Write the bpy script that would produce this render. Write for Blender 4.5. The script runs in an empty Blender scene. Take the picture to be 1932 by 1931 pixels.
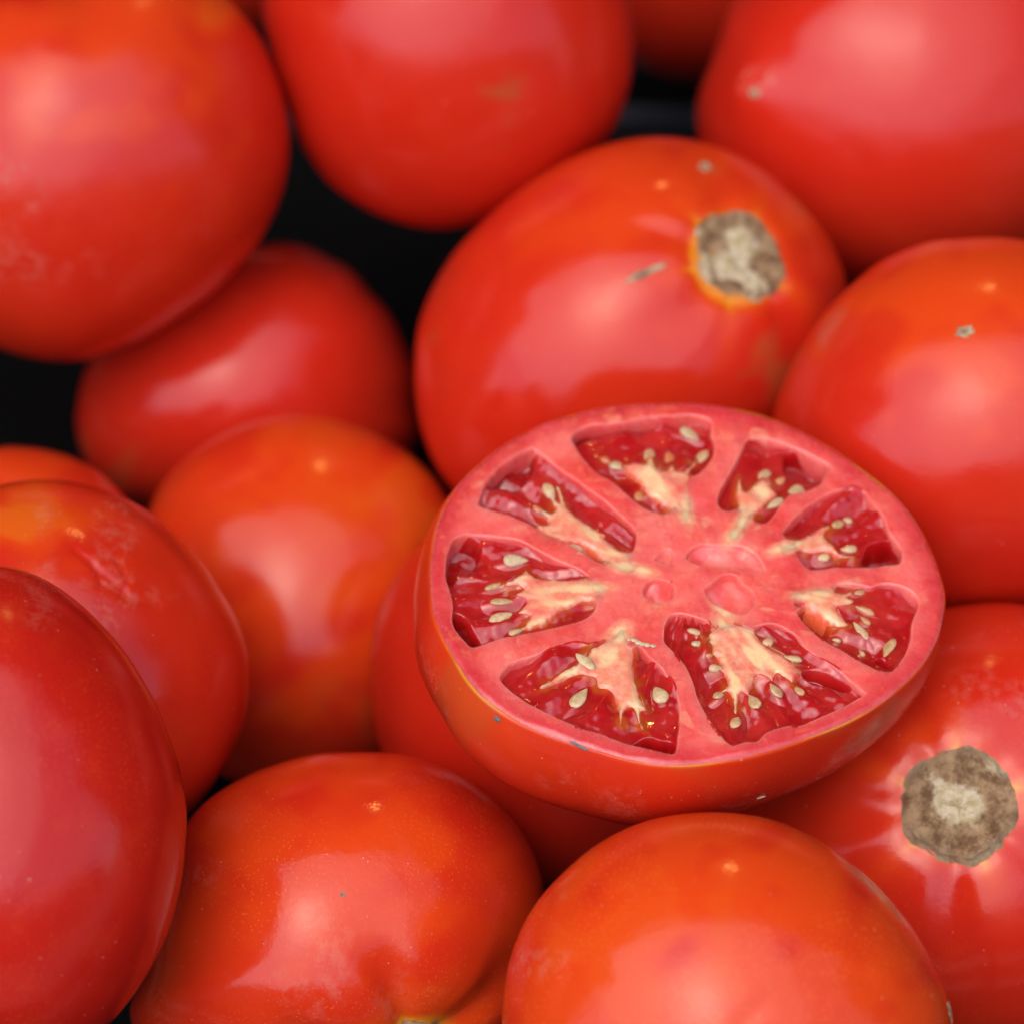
"""A heap of ripe tomatoes in a black plastic crate with one halved tomato lying on top, at a market stall."""
import bpy, bmesh
import math
import numpy as np

# ------------------------------------------------------------------ camera constants
PITCH = math.radians(46.0)
CAM_D = 0.55                     # metres from the camera to the cut face
TANH = 0.1538                    # tangent of half the field of view
RIGHT = np.array([1.0, 0.0, 0.0])
FWD = np.array([0.0, math.cos(PITCH), -math.sin(PITCH)])
UP = np.array([0.0, math.sin(PITCH), math.cos(PITCH)])


def ray(px, py):
    px = np.asarray(px, float); py = np.asarray(py, float)
    a = (px - 966.0) / 966.0 * TANH
    b = (965.5 - py) / 966.0 * TANH
    return FWD + a[..., None] * RIGHT + b[..., None] * UP


CAM = -CAM_D * ray(1290.0, 1095.0)          # the cut face is centred on the world origin
PXM = TANH / 966.0                           # metres per photo pixel at one metre


def fit_ellipse(pts):
    P = np.array(pts, float)
    m = P.mean(0); s = P.std()
    x, y = ((P - m) / s).T
    A = np.stack([x * x, x * y, y * y, x, y], 1)
    c = np.linalg.lstsq(A, np.ones(len(x)), rcond=None)[0]
    M = np.array([[c[0], c[1] / 2], [c[1] / 2, c[2]]])
    ctr = np.linalg.solve(-2 * M, c[3:5])
    k = 1 + ctr @ M @ ctr
    w, V = np.linalg.eigh(M / k)
    return ctr * s + m, s / np.sqrt(w), V


class Fruit:
    """a star shaped tomato body: local axes right / up / towards the viewer's side"""

    def __init__(self, pts, depth, rz=1.0, stem=None, ribs=0, rib_amp=0.0, dent=0.0, dent_w=0.5, bumps=(), seed=0, pw=2.0, lump=0.012, phase=0.0):
        self.ctr, ax, V = fit_ellipse(pts)
        self.pts = np.array(pts, float)
        self.setdepth(depth)
        # image y runs down: flip
        self.ax = ax; self.V = V * np.array([[1.0], [-1.0]])
        self.rzr = rz
        self.stem = None if stem is None else np.array(stem, float) / np.linalg.norm(stem)
        self.ribs, self.rib_amp, self.dent, self.dent_w, self.phase = ribs, rib_amp, dent, dent_w, phase
        self.bumps = bumps; self.pw = pw; self.lump = lump
        self.rng = np.random.RandomState(seed)
        self.lw = self.rng.normal(size=(5, 3)) * 2.2; self.lp = self.rng.uniform(0, 6.28, 5)
        # outline correction against the fitted ellipse
        d = (self.pts - self.ctr) * np.array([1.0, -1.0])
        loc = d @ self.V
        q = np.sqrt(((loc / self.ax) ** 2).sum(1))
        self.oth = np.arctan2(d[:, 1], d[:, 0]); self.oq = np.clip(q, 0.85, 1.15)

    def setdepth(self, depth):
        self.depth = depth
        r = ray(self.ctr[0], self.ctr[1])
        self.c = CAM + depth * r
        b = -r / np.linalg.norm(r)
        a = np.cross(UP, b); a /= np.linalg.norm(a)
        self.frame = np.stack([a, np.cross(b, a), b])      # rows: right, up, back
        self.s = depth * PXM

    def f(self, n):
        """radius in photo pixels along the unit directions n (right, up, back)"""
        A = self.V / self.ax                                   # 2x2
        uv = n[:, :2] @ A
        rz = math.sqrt(self.ax[0] * self.ax[1]) * self.rzr
        w = n[:, 2] / rz
        if self.pw == 2.0:
            g = 1 / np.sqrt((uv ** 2).sum(1) + w ** 2)
        else:
            p = self.pw
            g = (np.sqrt((uv ** 2).sum(1)) ** p + np.abs(w) ** p) ** (-1 / p)
        th = np.arctan2(n[:, 1], n[:, 0]); sa = np.sqrt(np.clip(1 - n[:, 2] ** 2, 0, 1))
        # smooth periodic outline correction
        dth = (th[:, None] - self.oth[None] + math.pi) % (2 * math.pi) - math.pi
        k = np.exp(-(dth / 0.16) ** 2)
        num = (k * (self.oq[None] - 1)).sum(1); den = k.sum(1) + 0.15
        g = g * (1 + num / den * sa ** 3)
        lm = np.zeros(len(n))
        for i in range(5):
            lm += np.sin(n @ self.lw[i] + self.lp[i])
        g = g * (1 + self.lump * lm / 2.2 * (1 - sa ** 6))
        if self.stem is not None:
            ca = np.clip(n @ self.stem, -1, 1); an = np.arccos(ca)
            e1 = np.cross(self.stem, [0.31, 0.77, 0.55]); e1 /= np.linalg.norm(e1); e2 = np.cross(self.stem, e1)
            ph = np.arctan2(n @ e2, n @ e1)
            g = g * (1 - self.dent * np.exp(-(an / self.dent_w) ** 2))
            if self.ribs:
                prof = np.exp(-((an - self.dent_w * 1.1) / (self.dent_w * 1.0)) ** 2)
                c1 = np.cos(self.ribs * ph + self.phase + 0.6 * np.sin(2 * ph + 1.0))
                rib = -np.maximum(0, -c1) ** 1.5 + 0.25 * c1
                g = g * (1 + self.rib_amp * rib * prof)
        for (d, amp, wd) in self.bumps:
            d = np.array(d, float); d /= np.linalg.norm(d)
            an = np.arccos(np.clip(n @ d, -1, 1))
            g = g * (1 + amp * np.exp(-(an / wd) ** 2))
        return g

    def world(self, n):
        """points, relative to the fruit centre, in world axes"""
        return (n * (self.f(n) * self.s)[:, None]) @ self.frame

    def dir_at(self, px, py):
        """direction in local axes of the surface point seen at photo pixel (px, py)"""
        u = (px - self.ctr[0]); v = -(py - self.ctr[1])
        n = np.array([u, v, 200.0]); n /= np.linalg.norm(n)
        for _ in range(80):
            r = self.f(n[None])[0]
            x = np.clip(u / r, -.99, .99); y = np.clip(v / r, -.99, .99)
            z2 = 1 - x * x - y * y
            m = np.array([x, y, math.sqrt(max(z2, 0.0004))]); m /= np.linalg.norm(m)
            n = n * 0.5 + m * 0.5; n /= np.linalg.norm(n)
        return n


# ------------------------------------------------------------------ the whole tomatoes
OUT = {
 'A': [(430,0),(500,90),(540,200),(547,290),(530,370),(490,450),(430,520),(330,600),(240,650),(130,683),(50,675),(0,660),(-150,540),(-215,300),(-150,30),(40,-110),(250,-100)],
 'B': [(490,0),(510,90),(545,200),(570,280),(620,350),(700,400),(800,432),(900,425),(1000,385),(1090,320),(1150,262),(1185,180),(1197,90),(1190,0),(1120,-190),(980,-300),(830,-330),(660,-280),(540,-150)],
 'C': [(1385,0),(1350,100),(1315,200),(1312,250),(1340,360),(1430,470),(1600,545),(1800,540),(2000,440),(2110,300),(2140,130),(2080,-40),(1950,-160),(1750,-210),(1560,-170),(1450,-90)],
 'D': [(782,680),(795,590),(840,500),(920,410),(1000,345),(1100,290),(1180,265),(1260,260),(1340,275),(1420,310),(1500,380),(1560,450),(1597,530),(1600,620),(1570,720),(785,740),(800,830),(835,905),(920,985),(1080,1015),(1250,990),(1430,900)],
 'E': [(1600,545),(1660,492),(1740,458),(1850,449),(1960,462),(1535,620),(1490,700),(1465,760),(1452,840),(1470,960),(1560,1090),(1700,1150),(1850,1160),(2050,1110),(2200,960),(2240,780),(2190,620),(2090,520)],
 'F': [(145,800),(155,740),(190,650),(330,520),(480,462),(560,458),(640,495),(710,565),(760,650),(785,740),(785,850),(720,930),(600,985),(450,1000),(300,965),(230,935),(180,900),(152,850)],
 'G': [(268,1010),(285,945),(320,890),(370,850),(450,805),(520,788),(580,784),(650,795),(730,830),(790,870),(840,925),(880,1040),(885,1150),(850,1290),(780,1420),(650,1490),(500,1490),(375,1430),(295,1300),(270,1150)],
 'H': [(800,1020),(750,1080),(715,1140),(703,1210),(702,1300),(712,1390),(740,1480),(800,1570),(900,1640),(1030,1670),(1160,1640),(1270,1560),(1320,1440),(1330,1300),(1290,1150),(1200,1030),(1050,970),(900,970)],
 'I': [(60,905),(120,907),(200,925),(280,965),(350,1030),(410,1110),(450,1180),(470,1250),(466,1330),(440,1410),(400,1480),(355,1535),(250,1590),(100,1600),(-60,1560),(-180,1440),(-220,1280),(-190,1100),(-110,980),(-20,920)],
 'J': [(0,843),(60,845),(130,862),(190,893),(240,945),(270,1020),(270,1110),(220,1230),(110,1310),(-20,1320),(-150,1260),(-210,1130),(-200,1000),(-120,890)],
 'K': [(0,1062),(60,1080),(130,1125),(200,1190),(260,1270),(310,1370),(340,1460),(352,1530),(345,1640),(320,1750),(280,1830),(230,1900),(190,1945),(50,2010),(-100,1990),(-230,1880),(-300,1720),(-330,1530),(-300,1330),(-220,1180),(-110,1085)],
 'L': [(335,1600),(350,1545),(400,1500),(470,1460),(560,1430),(690,1420),(780,1427),(860,1455),(930,1510),(985,1570),(1015,1630),(1028,1690),(1020,1800),(980,1920),(880,2020),(720,2080),(530,2080),(345,2040),(255,1945),(272,1800),(305,1690)],
 'M': [(948,1900),(952,1850),(968,1790),(1000,1720),(1060,1650),(1140,1585),(1220,1548),(1300,1535),(1380,1533),(1460,1545),(1540,1580),(1620,1640),(1690,1710),(1740,1780),(1780,1860),(1797,1940),(1790,2060),(1720,2200),(1580,2300),(1380,2335),(1180,2300),(1030,2190),(960,2040)],
 'N': [(1790,1150),(1860,1138),(1932,1135),(2060,1180),(2170,1310),(2220,1500),(2200,1700),(2110,1860),(1960,1970),(1800,1995),(1620,1950),(1480,1840),(1400,1680),(1385,1520),(1430,1350),(1540,1220),(1660,1170)],
 'O': [(1150,60),(1200,118),(1290,152),(1370,140),(1450,80),(1520,-60),(1540,-220),(1480,-380),(1350,-470),(1200,-460),(1090,-370),(1040,-220),(1065,-60)],
 'P': [(300,-40),(380,40),(460,66),(540,50),(640,-30),(710,-170),(700,-330),(600,-460),(450,-510),(310,-460),(220,-330),(215,-180)],
}
# depth (metres from the camera along its axis) and shape of each
PAR = {
 'A': dict(depth=0.6502, rz=.95, stem=(-.1,.75,.35), lump=.014, dent=.12, dent_w=.35, ribs=4, rib_amp=.02, seed=1),
 'B': dict(depth=0.6627, rz=1.0, lump=.014, seed=2, pw=2.15),
 'C': dict(depth=0.6721, rz=.85, bumps=[((-.75,.03,.66), .05, .16), ((-.72,.08,.66), .055, .42), ((-.55,.32,.74), .03, .26), ((-.36,.52,.74), .022, .26), ((-.15,.68,.7), .015, .26)], seed=3, lump=.008),
 'D': dict(depth=0.6423, rz=.92, stem=(.45,.33,.8), ribs=5, rib_amp=.014, dent=.045, dent_w=.32, seed=4),
 'E': dict(depth=0.6046, rz=.95, lump=.014, seed=5),
 'F': dict(depth=0.6911, rz=1.0, lump=.02, seed=6),
 'G': dict(depth=0.6465, rz=.95, lump=.014, seed=7),
 'H': dict(depth=0.6071, rz=.95, lump=.014, seed=8),
 'I': dict(depth=0.5829, rz=.95, lump=.014, seed=9),
 'J': dict(depth=0.6329, rz=1.0, lump=.008, seed=10),
 'K': dict(depth=0.5264, rz=.85, lump=.012, seed=11),
 'L': dict(depth=0.5672, rz=.95, stem=(.22,-.58,.62), ribs=5, rib_amp=.05, dent=.10, dent_w=.36, lump=.006, seed=12, phase=2.4),
 'M': dict(depth=0.5207, rz=.85, lump=.008, seed=13),
 'N': dict(depth=0.5863, rz=.9, stem=(.02,.07,1.0), ribs=5, rib_amp=.020, dent=.05, dent_w=.42, seed=14, phase=.4),
 'O': dict(depth=0.78, rz=1.0, seed=15),
 'P': dict(depth=0.785, rz=1.0, seed=16),
}
#--GEO END

# ------------------------------------------------------------------ camera, sky, sun, exposure
scene = bpy.context.scene
COL = scene.collection
cam_data = bpy.data.cameras.new("camera")
cam = bpy.data.objects.new("camera", cam_data)
COL.objects.link(cam)
cam.location = CAM
cam.rotation_euler = (math.pi / 2 - PITCH, 0.0, 0.0)
cam_data.sensor_width = 36.0
cam_data.lens = 18.0 / TANH
cam_data.clip_start = 0.02
cam_data.clip_end = 2000.0
cam_data.dof.use_dof = True
cam_data.dof.focus_distance = 0.535
cam_data.dof.aperture_fstop = 11.0
scene.camera = cam

SUN_EL, SUN_AZ = math.radians(63.0), math.radians(-148.0)      # azimuth clockwise from +Y
world = bpy.data.worlds.new("World")
scene.world = world
world.use_nodes = True
wn = world.node_tree.nodes
sky = wn.new("ShaderNodeTexSky")
sky.sky_type = 'NISHITA'
sky.sun_disc = False
sky.sun_elevation = SUN_EL
sky.sun_rotation = SUN_AZ
sky.air_density = 0.85
sky.dust_density = 2.0
sky.ozone_density = 0.5
world.node_tree.links.new(sky.outputs[0], wn["Background"].inputs[0])
wn["Background"].inputs[1].default_value = 0.15

sun_data = bpy.data.lights.new("sun", 'SUN')
sun_data.energy = 0.75
sun_data.angle = math.radians(95.0)
sun_data.color = (1.0, 0.97, 0.95)
sun = bpy.data.objects.new("sun", sun_data)
COL.objects.link(sun)
sd = np.array([math.sin(SUN_AZ) * math.cos(SUN_EL), math.cos(SUN_AZ) * math.cos(SUN_EL), math.sin(SUN_EL)])
from mathutils import Vector
sun.rotation_euler = Vector(sd).to_track_quat('Z', 'Y').to_euler()
sun.location = sd * 3

# the warm bulb that hangs under the stall's awning: its glints show in the jelly and on the skins
bulb_data = bpy.data.lights.new("stall_bulb", 'POINT')
bulb_data.energy = 0.6
bulb_data.color = (1.0, 0.50, 0.13)
bulb_data.shadow_soft_size = 0.013
bulb = bpy.data.objects.new("stall_bulb", bulb_data)
COL.objects.link(bulb)
bulb.location = (0.08, 0.75, 0.66)

vs = scene.view_settings
vs.view_transform = 'Standard'
vs.look = 'None'
vs.exposure = 1.0
vs.gamma = 1.0

# ------------------------------------------------------------------ helpers
def srgb(r, g, b):
    f = lambda c: (c / 255 / 12.92) if c <= 10 else ((c / 255 + 0.055) / 1.055) ** 2.4
    return (f(r), f(g), f(b), 1.0)


def mesh_obj(name, verts, faces, mat, parent=None, cols=None, smooth=True, loc=None):
    me = bpy.data.meshes.new(name)
    verts = np.ascontiguousarray(verts, dtype=np.float32)
    if isinstance(faces, np.ndarray):
        k = faces.shape[1]; nf = len(faces)
        me.vertices.add(len(verts)); me.vertices.foreach_set("co", verts.ravel())
        me.loops.add(nf * k); me.loops.foreach_set("vertex_index", np.ascontiguousarray(faces, dtype=np.int32).ravel())
        me.polygons.add(nf)
        me.polygons.foreach_set("loop_start", np.arange(0, nf * k, k, dtype=np.int32))
        me.polygons.foreach_set("loop_total", np.full(nf, k, dtype=np.int32))
        me.update(calc_edges=True)
    else:
        me.from_pydata([tuple(v) for v in verts], [], faces)
    me.validate()
    me.polygons.foreach_set("use_smooth", np.full(len(me.polygons), smooth))
    if cols is not None:
        at = me.color_attributes.new("Col", 'FLOAT_COLOR', 'POINT')
        c = np.ones((len(verts), 4), np.float32); c[:, :cols.shape[1]] = cols
        at.data.foreach_set("color", c.ravel())
    me.materials.append(mat)
    o = bpy.data.objects.new(name, me)
    COL.objects.link(o)
    if parent is not None:
        o.parent = parent
    if loc is not None:
        o.location = loc
    return o


def tag(o, label, cat, group=None, kind=None):
    if label: o["label"] = label
    if cat: o["category"] = cat
    if group: o["group"] = group
    if kind: o["kind"] = kind
    return o


def empty(name, loc):
    o = bpy.data.objects.new(name, None)
    COL.objects.link(o); o.location = loc; o.empty_display_size = 0.01
    return o


def smooth01(x):
    x = np.clip(x, 0, 1)
    return x * x * (3 - 2 * x)


class WaveNoise:
    """smooth pseudo noise in n dimensions: sum of random sinusoids, about -1..1"""
    def __init__(self, seed, dim, freq, n=14):
        r = np.random.RandomState(seed)
        v = r.normal(size=(n, dim)); v /= np.linalg.norm(v, axis=1)[:, None]
        self.w = v * freq * r.uniform(0.5, 1.5, n)[:, None]; self.p = r.uniform(0, 6.283, n); self.k = 1.6 / math.sqrt(n)
    def __call__(self, x):
        s = np.zeros(len(x))
        for i in range(len(self.p)):
            s += np.sin(x @ self.w[i] + self.p[i])
        return s * self.k


class N:
    """short hand for a node tree"""
    def __init__(self, name):
        self.m = bpy.data.materials.new(name); self.m.use_nodes = True
        self.t = self.m.node_tree; self.n = self.t.nodes; self.l = self.t.links
        self.b = self.n["Principled BSDF"]
    def new(self, kind, **kw):
        x = self.n.new("ShaderNode" + kind)
        for k, v in kw.items():
            setattr(x, k, v)
        return x
    def link(self, a, b): self.l.new(a, b)
    def setv(self, sock, v):
        if isinstance(v, bpy.types.NodeSocket): self.link(v, sock)
        else: sock.default_value = v
    def noise(self, scale, detail=3.0, rough=0.55, vec=None, dist=0.0):
        x = self.new("TexNoise"); x.inputs["Scale"].default_value = scale; x.inputs["Detail"].default_value = detail
        x.inputs["Roughness"].default_value = rough; x.inputs["Distortion"].default_value = dist
        self.link(vec if vec is not None else self.co, x.inputs["Vector"])
        return x.outputs["Fac"]
    def ramp(self, fac, a, b, va=0.0, vb=1.0):
        x = self.new("MapRange"); x.interpolation_type = 'SMOOTHSTEP'
        self.setv(x.inputs[0], fac)
        for i, v in enumerate((a, b, va, vb)): x.inputs[i + 1].default_value = v
        return x.outputs[0]
    def mix(self, fac, a, b, blend='MIX'):
        x = self.new("Mix", data_type='RGBA', blend_type=blend)
        self.setv(x.inputs[0], fac); self.setv(x.inputs[6], a); self.setv(x.inputs[7], b)
        return x.outputs[2]
    def math(self, op, a, b=0.0):
        x = self.new("Math", operation=op); self.setv(x.inputs[0], a); self.setv(x.inputs[1], b)
        return x.outputs[0]
    def coords(self):
        self.tc = self.new("TexCoord"); self.co = self.tc.outputs["Object"]
    def bump(self, h, strength, dist, normal=None):
        x = self.new("Bump"); x.inputs["Strength"].default_value = strength; x.inputs["Distance"].default_value = dist
        self.link(h, x.inputs["Height"])
        if normal is not None: self.link(normal, x.inputs["Normal"])
        return x.outputs[0]
    def attr(self):
        x = self.new("VertexColor", layer_name="Col")
        s = self.new("SeparateColor"); self.link(x.outputs[0], s.inputs[0])
        return x.outputs[0], s.outputs[0], s.outputs[1], s.outputs[2]


def plain(name, col, rough=0.6, spec=0.5):
    k = N(name); k.b.inputs["Base Color"].default_value = col; k.b.inputs["Roughness"].default_value = rough
    k.b.inputs["Specular IOR Level"].default_value = spec
    return k


# ------------------------------------------------------------------ materials
RED, ORANGE, YELLOW = (0.60, 0.020, 0.0075, 1), (0.70, 0.055, 0.007, 1), (0.80, 0.30, 0.015, 1)
BROWN = (0.33, 0.13, 0.035, 1)


def skin_material(name, orange=0.3, speck=0.25, rough=0.27, seed=0.0, red=RED):
    k = N(name); k.coords()
    mp = k.new("Mapping"); mp.inputs["Location"].default_value = (seed * 1.37, seed * 0.71, seed * 2.1)
    k.link(k.co, mp.inputs["Vector"]); k.co = mp.outputs[0]
    _, r, g, b = k.attr()
    # r: ripening towards orange and yellow, with some warm light painted in, g: brown scuffs, b: pale dry scratches
    blot = k.ramp(k.noise(26.0, 3.0, 0.5), 0.35, 0.72, 0.0, 1.0)
    o = k.math('MULTIPLY', blot, orange)
    o2 = k.math('ADD', o, k.ramp(r, 0.0, 0.5, 0.0, 0.9))
    o2 = k.math('MINIMUM', o2, 1.0)
    c = k.mix(o2, red, ORANGE)
    fine = k.noise(150.0, 4.0, 0.6)
    c = k.mix(k.ramp(fine, 0.45, 0.8, 0.0, 0.18), c, ORANGE)
    c = k.mix(k.ramp(r, 0.42, 1.0), c, YELLOW)
    # gold dust of pores just under the skin
    v = k.new("TexVoronoi"); v.inputs["Scale"].default_value = 1500.0; k.link(k.co, v.inputs["Vector"])
    pores = k.ramp(v.outputs["Distance"], 0.08, 0.30, 1.0, 0.0)
    where = k.ramp(k.noise(60.0, 2.0), 0.38, 0.66)
    pf = k.math('MULTIPLY', k.math('MULTIPLY', pores, where), speck)
    c = k.mix(pf, c, (0.80, 0.17, 0.03, 1))
    c = k.mix(k.ramp(g, 0.0, 1.0, 0.0, 0.75), c, BROWN)
    # dry pale flecks and scuffs
    v2 = k.new("TexVoronoi"); v2.inputs["Scale"].default_value = 210.0; k.link(k.co, v2.inputs["Vector"])
    fleck = k.math('MULTIPLY', k.ramp(v2.outputs["Distance"], 0.03, 0.07, 1.0, 0.0), k.ramp(k.noise(330.0, 1.0), 0.55, 0.62))
    c = k.mix(k.math('MULTIPLY', fleck, 0.5), c, (0.60, 0.33, 0.20, 1))
    dust = k.math('MULTIPLY', k.ramp(k.noise(2600.0, 3.0, 0.7), 0.60, 0.78), k.ramp(k.noise(45.0, 3.0), 0.4, 0.7, 0.1, 0.5))
    c = k.mix(k.math('MULTIPLY', dust, 0.55), c, (0.66, 0.28, 0.16, 1))
    v3 = k.new("TexVoronoi"); v3.inputs["Scale"].default_value = 620.0; k.link(k.co, v3.inputs["Vector"])
    mote = k.math('MULTIPLY', k.ramp(v3.outputs["Distance"], 0.05, 0.10, 1.0, 0.0), k.ramp(k.noise(900.0, 1.0), 0.58, 0.62))
    c = k.mix(k.math('MULTIPLY', mote, 0.6), c, (0.72, 0.42, 0.30, 1))
    scr = k.math('MULTIPLY', b, k.ramp(k.noise(420.0, 4.0, 0.7), 0.42, 0.62))
    c = k.mix(k.math('MULTIPLY', scr, 0.42), c, (0.62, 0.32, 0.22, 1))
    k.link(c, k.b.inputs["Base Color"])
    rv = k.ramp(k.noise(75.0, 5.0, 0.65), 0.3, 0.75, rough - 0.125, rough - 0.03)
    rv = k.math('ADD', rv, k.math('MULTIPLY', scr, 0.2))
    k.link(rv, k.b.inputs["Roughness"])
    k.b.inputs["Specular IOR Level"].default_value = 0.40
    k.b.inputs["Subsurface Weight"].default_value = 0.12
    k.b.inputs["Subsurface Radius"].default_value = (1.0, 0.2, 0.1)
    k.b.inputs["Subsurface Scale"].default_value = 0.004
    n1 = k.bump(k.noise(900.0, 2.0), 0.10, 0.0004)
    n2 = k.bump(k.noise(42.0, 2.0), 0.16, 0.0040, n1)
    n3 = k.bump(pores, 0.035, 0.0003, n2)
    k.link(n3, k.b.inputs["Normal"])
    return k.m


def scar_material():
    k = N("corky_scar"); k.coords(); _, r, g, b = k.attr()
    n = k.noise(520.0, 5.0, 0.7); n2 = k.noise(190.0, 3.0, 0.6)
    n3 = k.noise(330.0, 6.0, 0.75)
    brown = k.mix(k.ramp(n3, 0.36, 0.62), (0.18, 0.090, 0.040, 1), (0.47, 0.30, 0.15, 1))
    cream = k.mix(k.ramp(n, 0.35, 0.65), (0.50, 0.38, 0.17, 1), (0.77, 0.65, 0.43, 1))
    f = k.math('ADD', r, k.math('MULTIPLY', k.math('SUBTRACT', n3, 0.5), 1.3))
    c = k.mix(k.ramp(f, 0.35, 0.65), brown, cream)
    c = k.mix(k.ramp(n, 0.60, 0.72, 0.0, 0.55), c, (0.09, 0.05, 0.03, 1))
    c = k.mix(g, c, (0.42, 0.30, 0.18, 1))
    k.link(c, k.b.inputs["Base Color"]); k.b.inputs["Roughness"].default_value = 0.8
    k.b.inputs["Specular IOR Level"].default_value = 0.25
    k.link(k.bump(n3, 1.0, 0.0014), k.b.inputs["Normal"])
    return k.m


def flesh_material():
    """cut flesh and placenta: r = cream tissue, g = pale edge line, b = red outer wall"""
    k = N("tomato_flesh"); k.coords(); _, r, g, b = k.attr()
    n = k.noise(95.0, 4.0, 0.6); nf = k.noise(700.0, 3.0, 0.6)
    pink = k.mix(k.ramp(n, 0.3, 0.7), (0.78, 0.058, 0.056, 1), (0.91, 0.180, 0.150, 1))
    wall = k.mix(k.ramp(n, 0.3, 0.7), (0.62, 0.030, 0.042, 1), (0.76, 0.072, 0.070, 1))
    c = k.mix(b, pink, wall)
    c = k.mix(k.ramp(nf, 0.55, 0.8, 0.0, 0.25), c, (0.86, 0.24, 0.19, 1))
    rr = k.math('ADD', r, k.math('MULTIPLY', k.math('SUBTRACT', k.noise(260.0, 4.0, 0.65), 0.5), 0.38))
    warm = k.mix(k.ramp(nf, 0.35, 0.7), (0.88, 0.25, 0.14, 1), (0.91, 0.39, 0.245, 1))
    pale = (0.94, 0.65, 0.33, 1)
    c = k.mix(k.ramp(rr, 0.10, 0.62), c, warm)
    c = k.mix(k.ramp(rr, 0.62, 1.1, 0.0, 0.9), c, pale)
    c = k.mix(k.math('MULTIPLY', g, 0.40), c, (0.88, 0.27, 0.20, 1))
    v4 = k.new("TexVoronoi"); v4.inputs["Scale"].default_value = 520.0; k.link(k.co, v4.inputs["Vector"])
    mote = k.math('MULTIPLY', k.ramp(v4.outputs["Distance"], 0.06, 0.14, 1.0, 0.0), k.ramp(k.noise(700.0, 1.0), 0.55, 0.62))
    c = k.mix(k.math('MULTIPLY', mote, 0.30), c, (0.93, 0.46, 0.36, 1))
    al = k.n["Color Attribute"].outputs["Alpha"] if "Color Attribute" in k.n else [x for x in k.n if x.type == 'VERTEX_COLOR'][0].outputs["Alpha"]
    c = k.mix(al, (0.80, 0.115, 0.030, 1), c)
    k.link(c, k.b.inputs["Base Color"])
    k.link(k.bump(k.noise(480.0, 2.0), 0.07, 0.0007), k.b.inputs["Coat Normal"])
    k.link(k.ramp(k.noise(330.0, 4.0, 0.6), 0.3, 0.7, 0.16, 0.36), k.b.inputs["Roughness"])
    k.b.inputs["Specular IOR Level"].default_value = 0.42
    k.b.inputs["Coat Weight"].default_value = 0.5; k.b.inputs["Coat Roughness"].default_value = 0.2
    k.b.inputs["Subsurface Weight"].default_value = 0.8
    k.b.inputs["Subsurface Radius"].default_value = (1.0, 0.3, 0.2)
    k.b.inputs["Subsurface Scale"].default_value = 0.0035
    n1 = k.bump(k.noise(1500.0, 3.0, 0.7), 0.35, 0.0003)
    k.link(k.bump(k.noise(190.0, 3.0), 0.10, 0.0010, n1), k.b.inputs["Normal"])
    return k.m


def gel_material():
    """glossy seed jelly: r = amber tint beside the placenta"""
    k = N("seed_jelly"); k.coords(); _, r, g, b = k.attr()
    n = k.noise(170.0, 3.0, 0.5)
    c = k.mix(k.ramp(n, 0.35, 0.7), (0.78, 0.020, 0.026, 1), (0.91, 0.060, 0.048, 1))
    c = k.mix(k.ramp(r, 0.0, 1.0, 0.0, 0.85), c, (0.86, 0.20, 0.030, 1))
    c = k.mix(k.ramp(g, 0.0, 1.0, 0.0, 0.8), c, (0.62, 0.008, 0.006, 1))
    k.link(c, k.b.inputs["Base Color"])
    k.b.inputs["Roughness"].default_value = 0.07
    k.b.inputs["IOR"].default_value = 1.38
    k.b.inputs["Transmission Weight"].default_value = 0.62
    k.b.inputs["Specular IOR Level"].default_value = 0.75
    k.b.inputs["Coat Weight"].default_value = 0.6
    k.b.inputs["Coat Roughness"].default_value = 0.03
    k.b.inputs["Subsurface Weight"].default_value = 0.25
    k.b.inputs["Subsurface Radius"].default_value = (1.0, 0.12, 0.08)
    k.b.inputs["Subsurface Scale"].default_value = 0.003
    n1 = k.bump(k.noise(1000.0, 1.0), 0.16, 0.0003)
    k.link(k.bump(k.noise(230.0, 1.0), 0.08, 0.0013, n1), k.b.inputs["Normal"])
    return k.m


def seed_material():
    k = N("tomato_seed"); k.coords(); _, r, g, b = k.attr()
    n = k.noise(900.0, 4.0, 0.65)
    c = k.mix(k.ramp(n, 0.3, 0.7), (0.44, 0.26, 0.10, 1), (0.68, 0.48, 0.24, 1))
    c = k.mix(g, c, (0.70, 0.62, 0.42, 1))
    c = k.mix(r, c, (0.62, 0.13, 0.035, 1))
    k.link(c, k.b.inputs["Base Color"]); k.b.inputs["Roughness"].default_value = 0.4
    k.b.inputs["Coat Weight"].default_value = 0.35; k.b.inputs["Coat Roughness"].default_value = 0.08
    k.b.inputs["Subsurface Weight"].default_value = 0.15
    k.b.inputs["Subsurface Scale"].default_value = 0.0008
    k.link(k.bump(n, 0.5, 0.0004), k.b.inputs["Normal"])
    return k.m


M_SCAR, M_FLESH, M_GEL, M_SEED = scar_material(), flesh_material(), gel_material(), seed_material()
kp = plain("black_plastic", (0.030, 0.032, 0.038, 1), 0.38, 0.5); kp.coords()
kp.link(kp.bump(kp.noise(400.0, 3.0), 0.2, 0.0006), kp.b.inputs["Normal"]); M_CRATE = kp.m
M_FLOOR = plain("shaded_black_plastic", (0.004, 0.004, 0.004, 1), 0.8, 0.05).m  # shade put into the colour: darker copy keeps the floor gaps black

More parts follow.
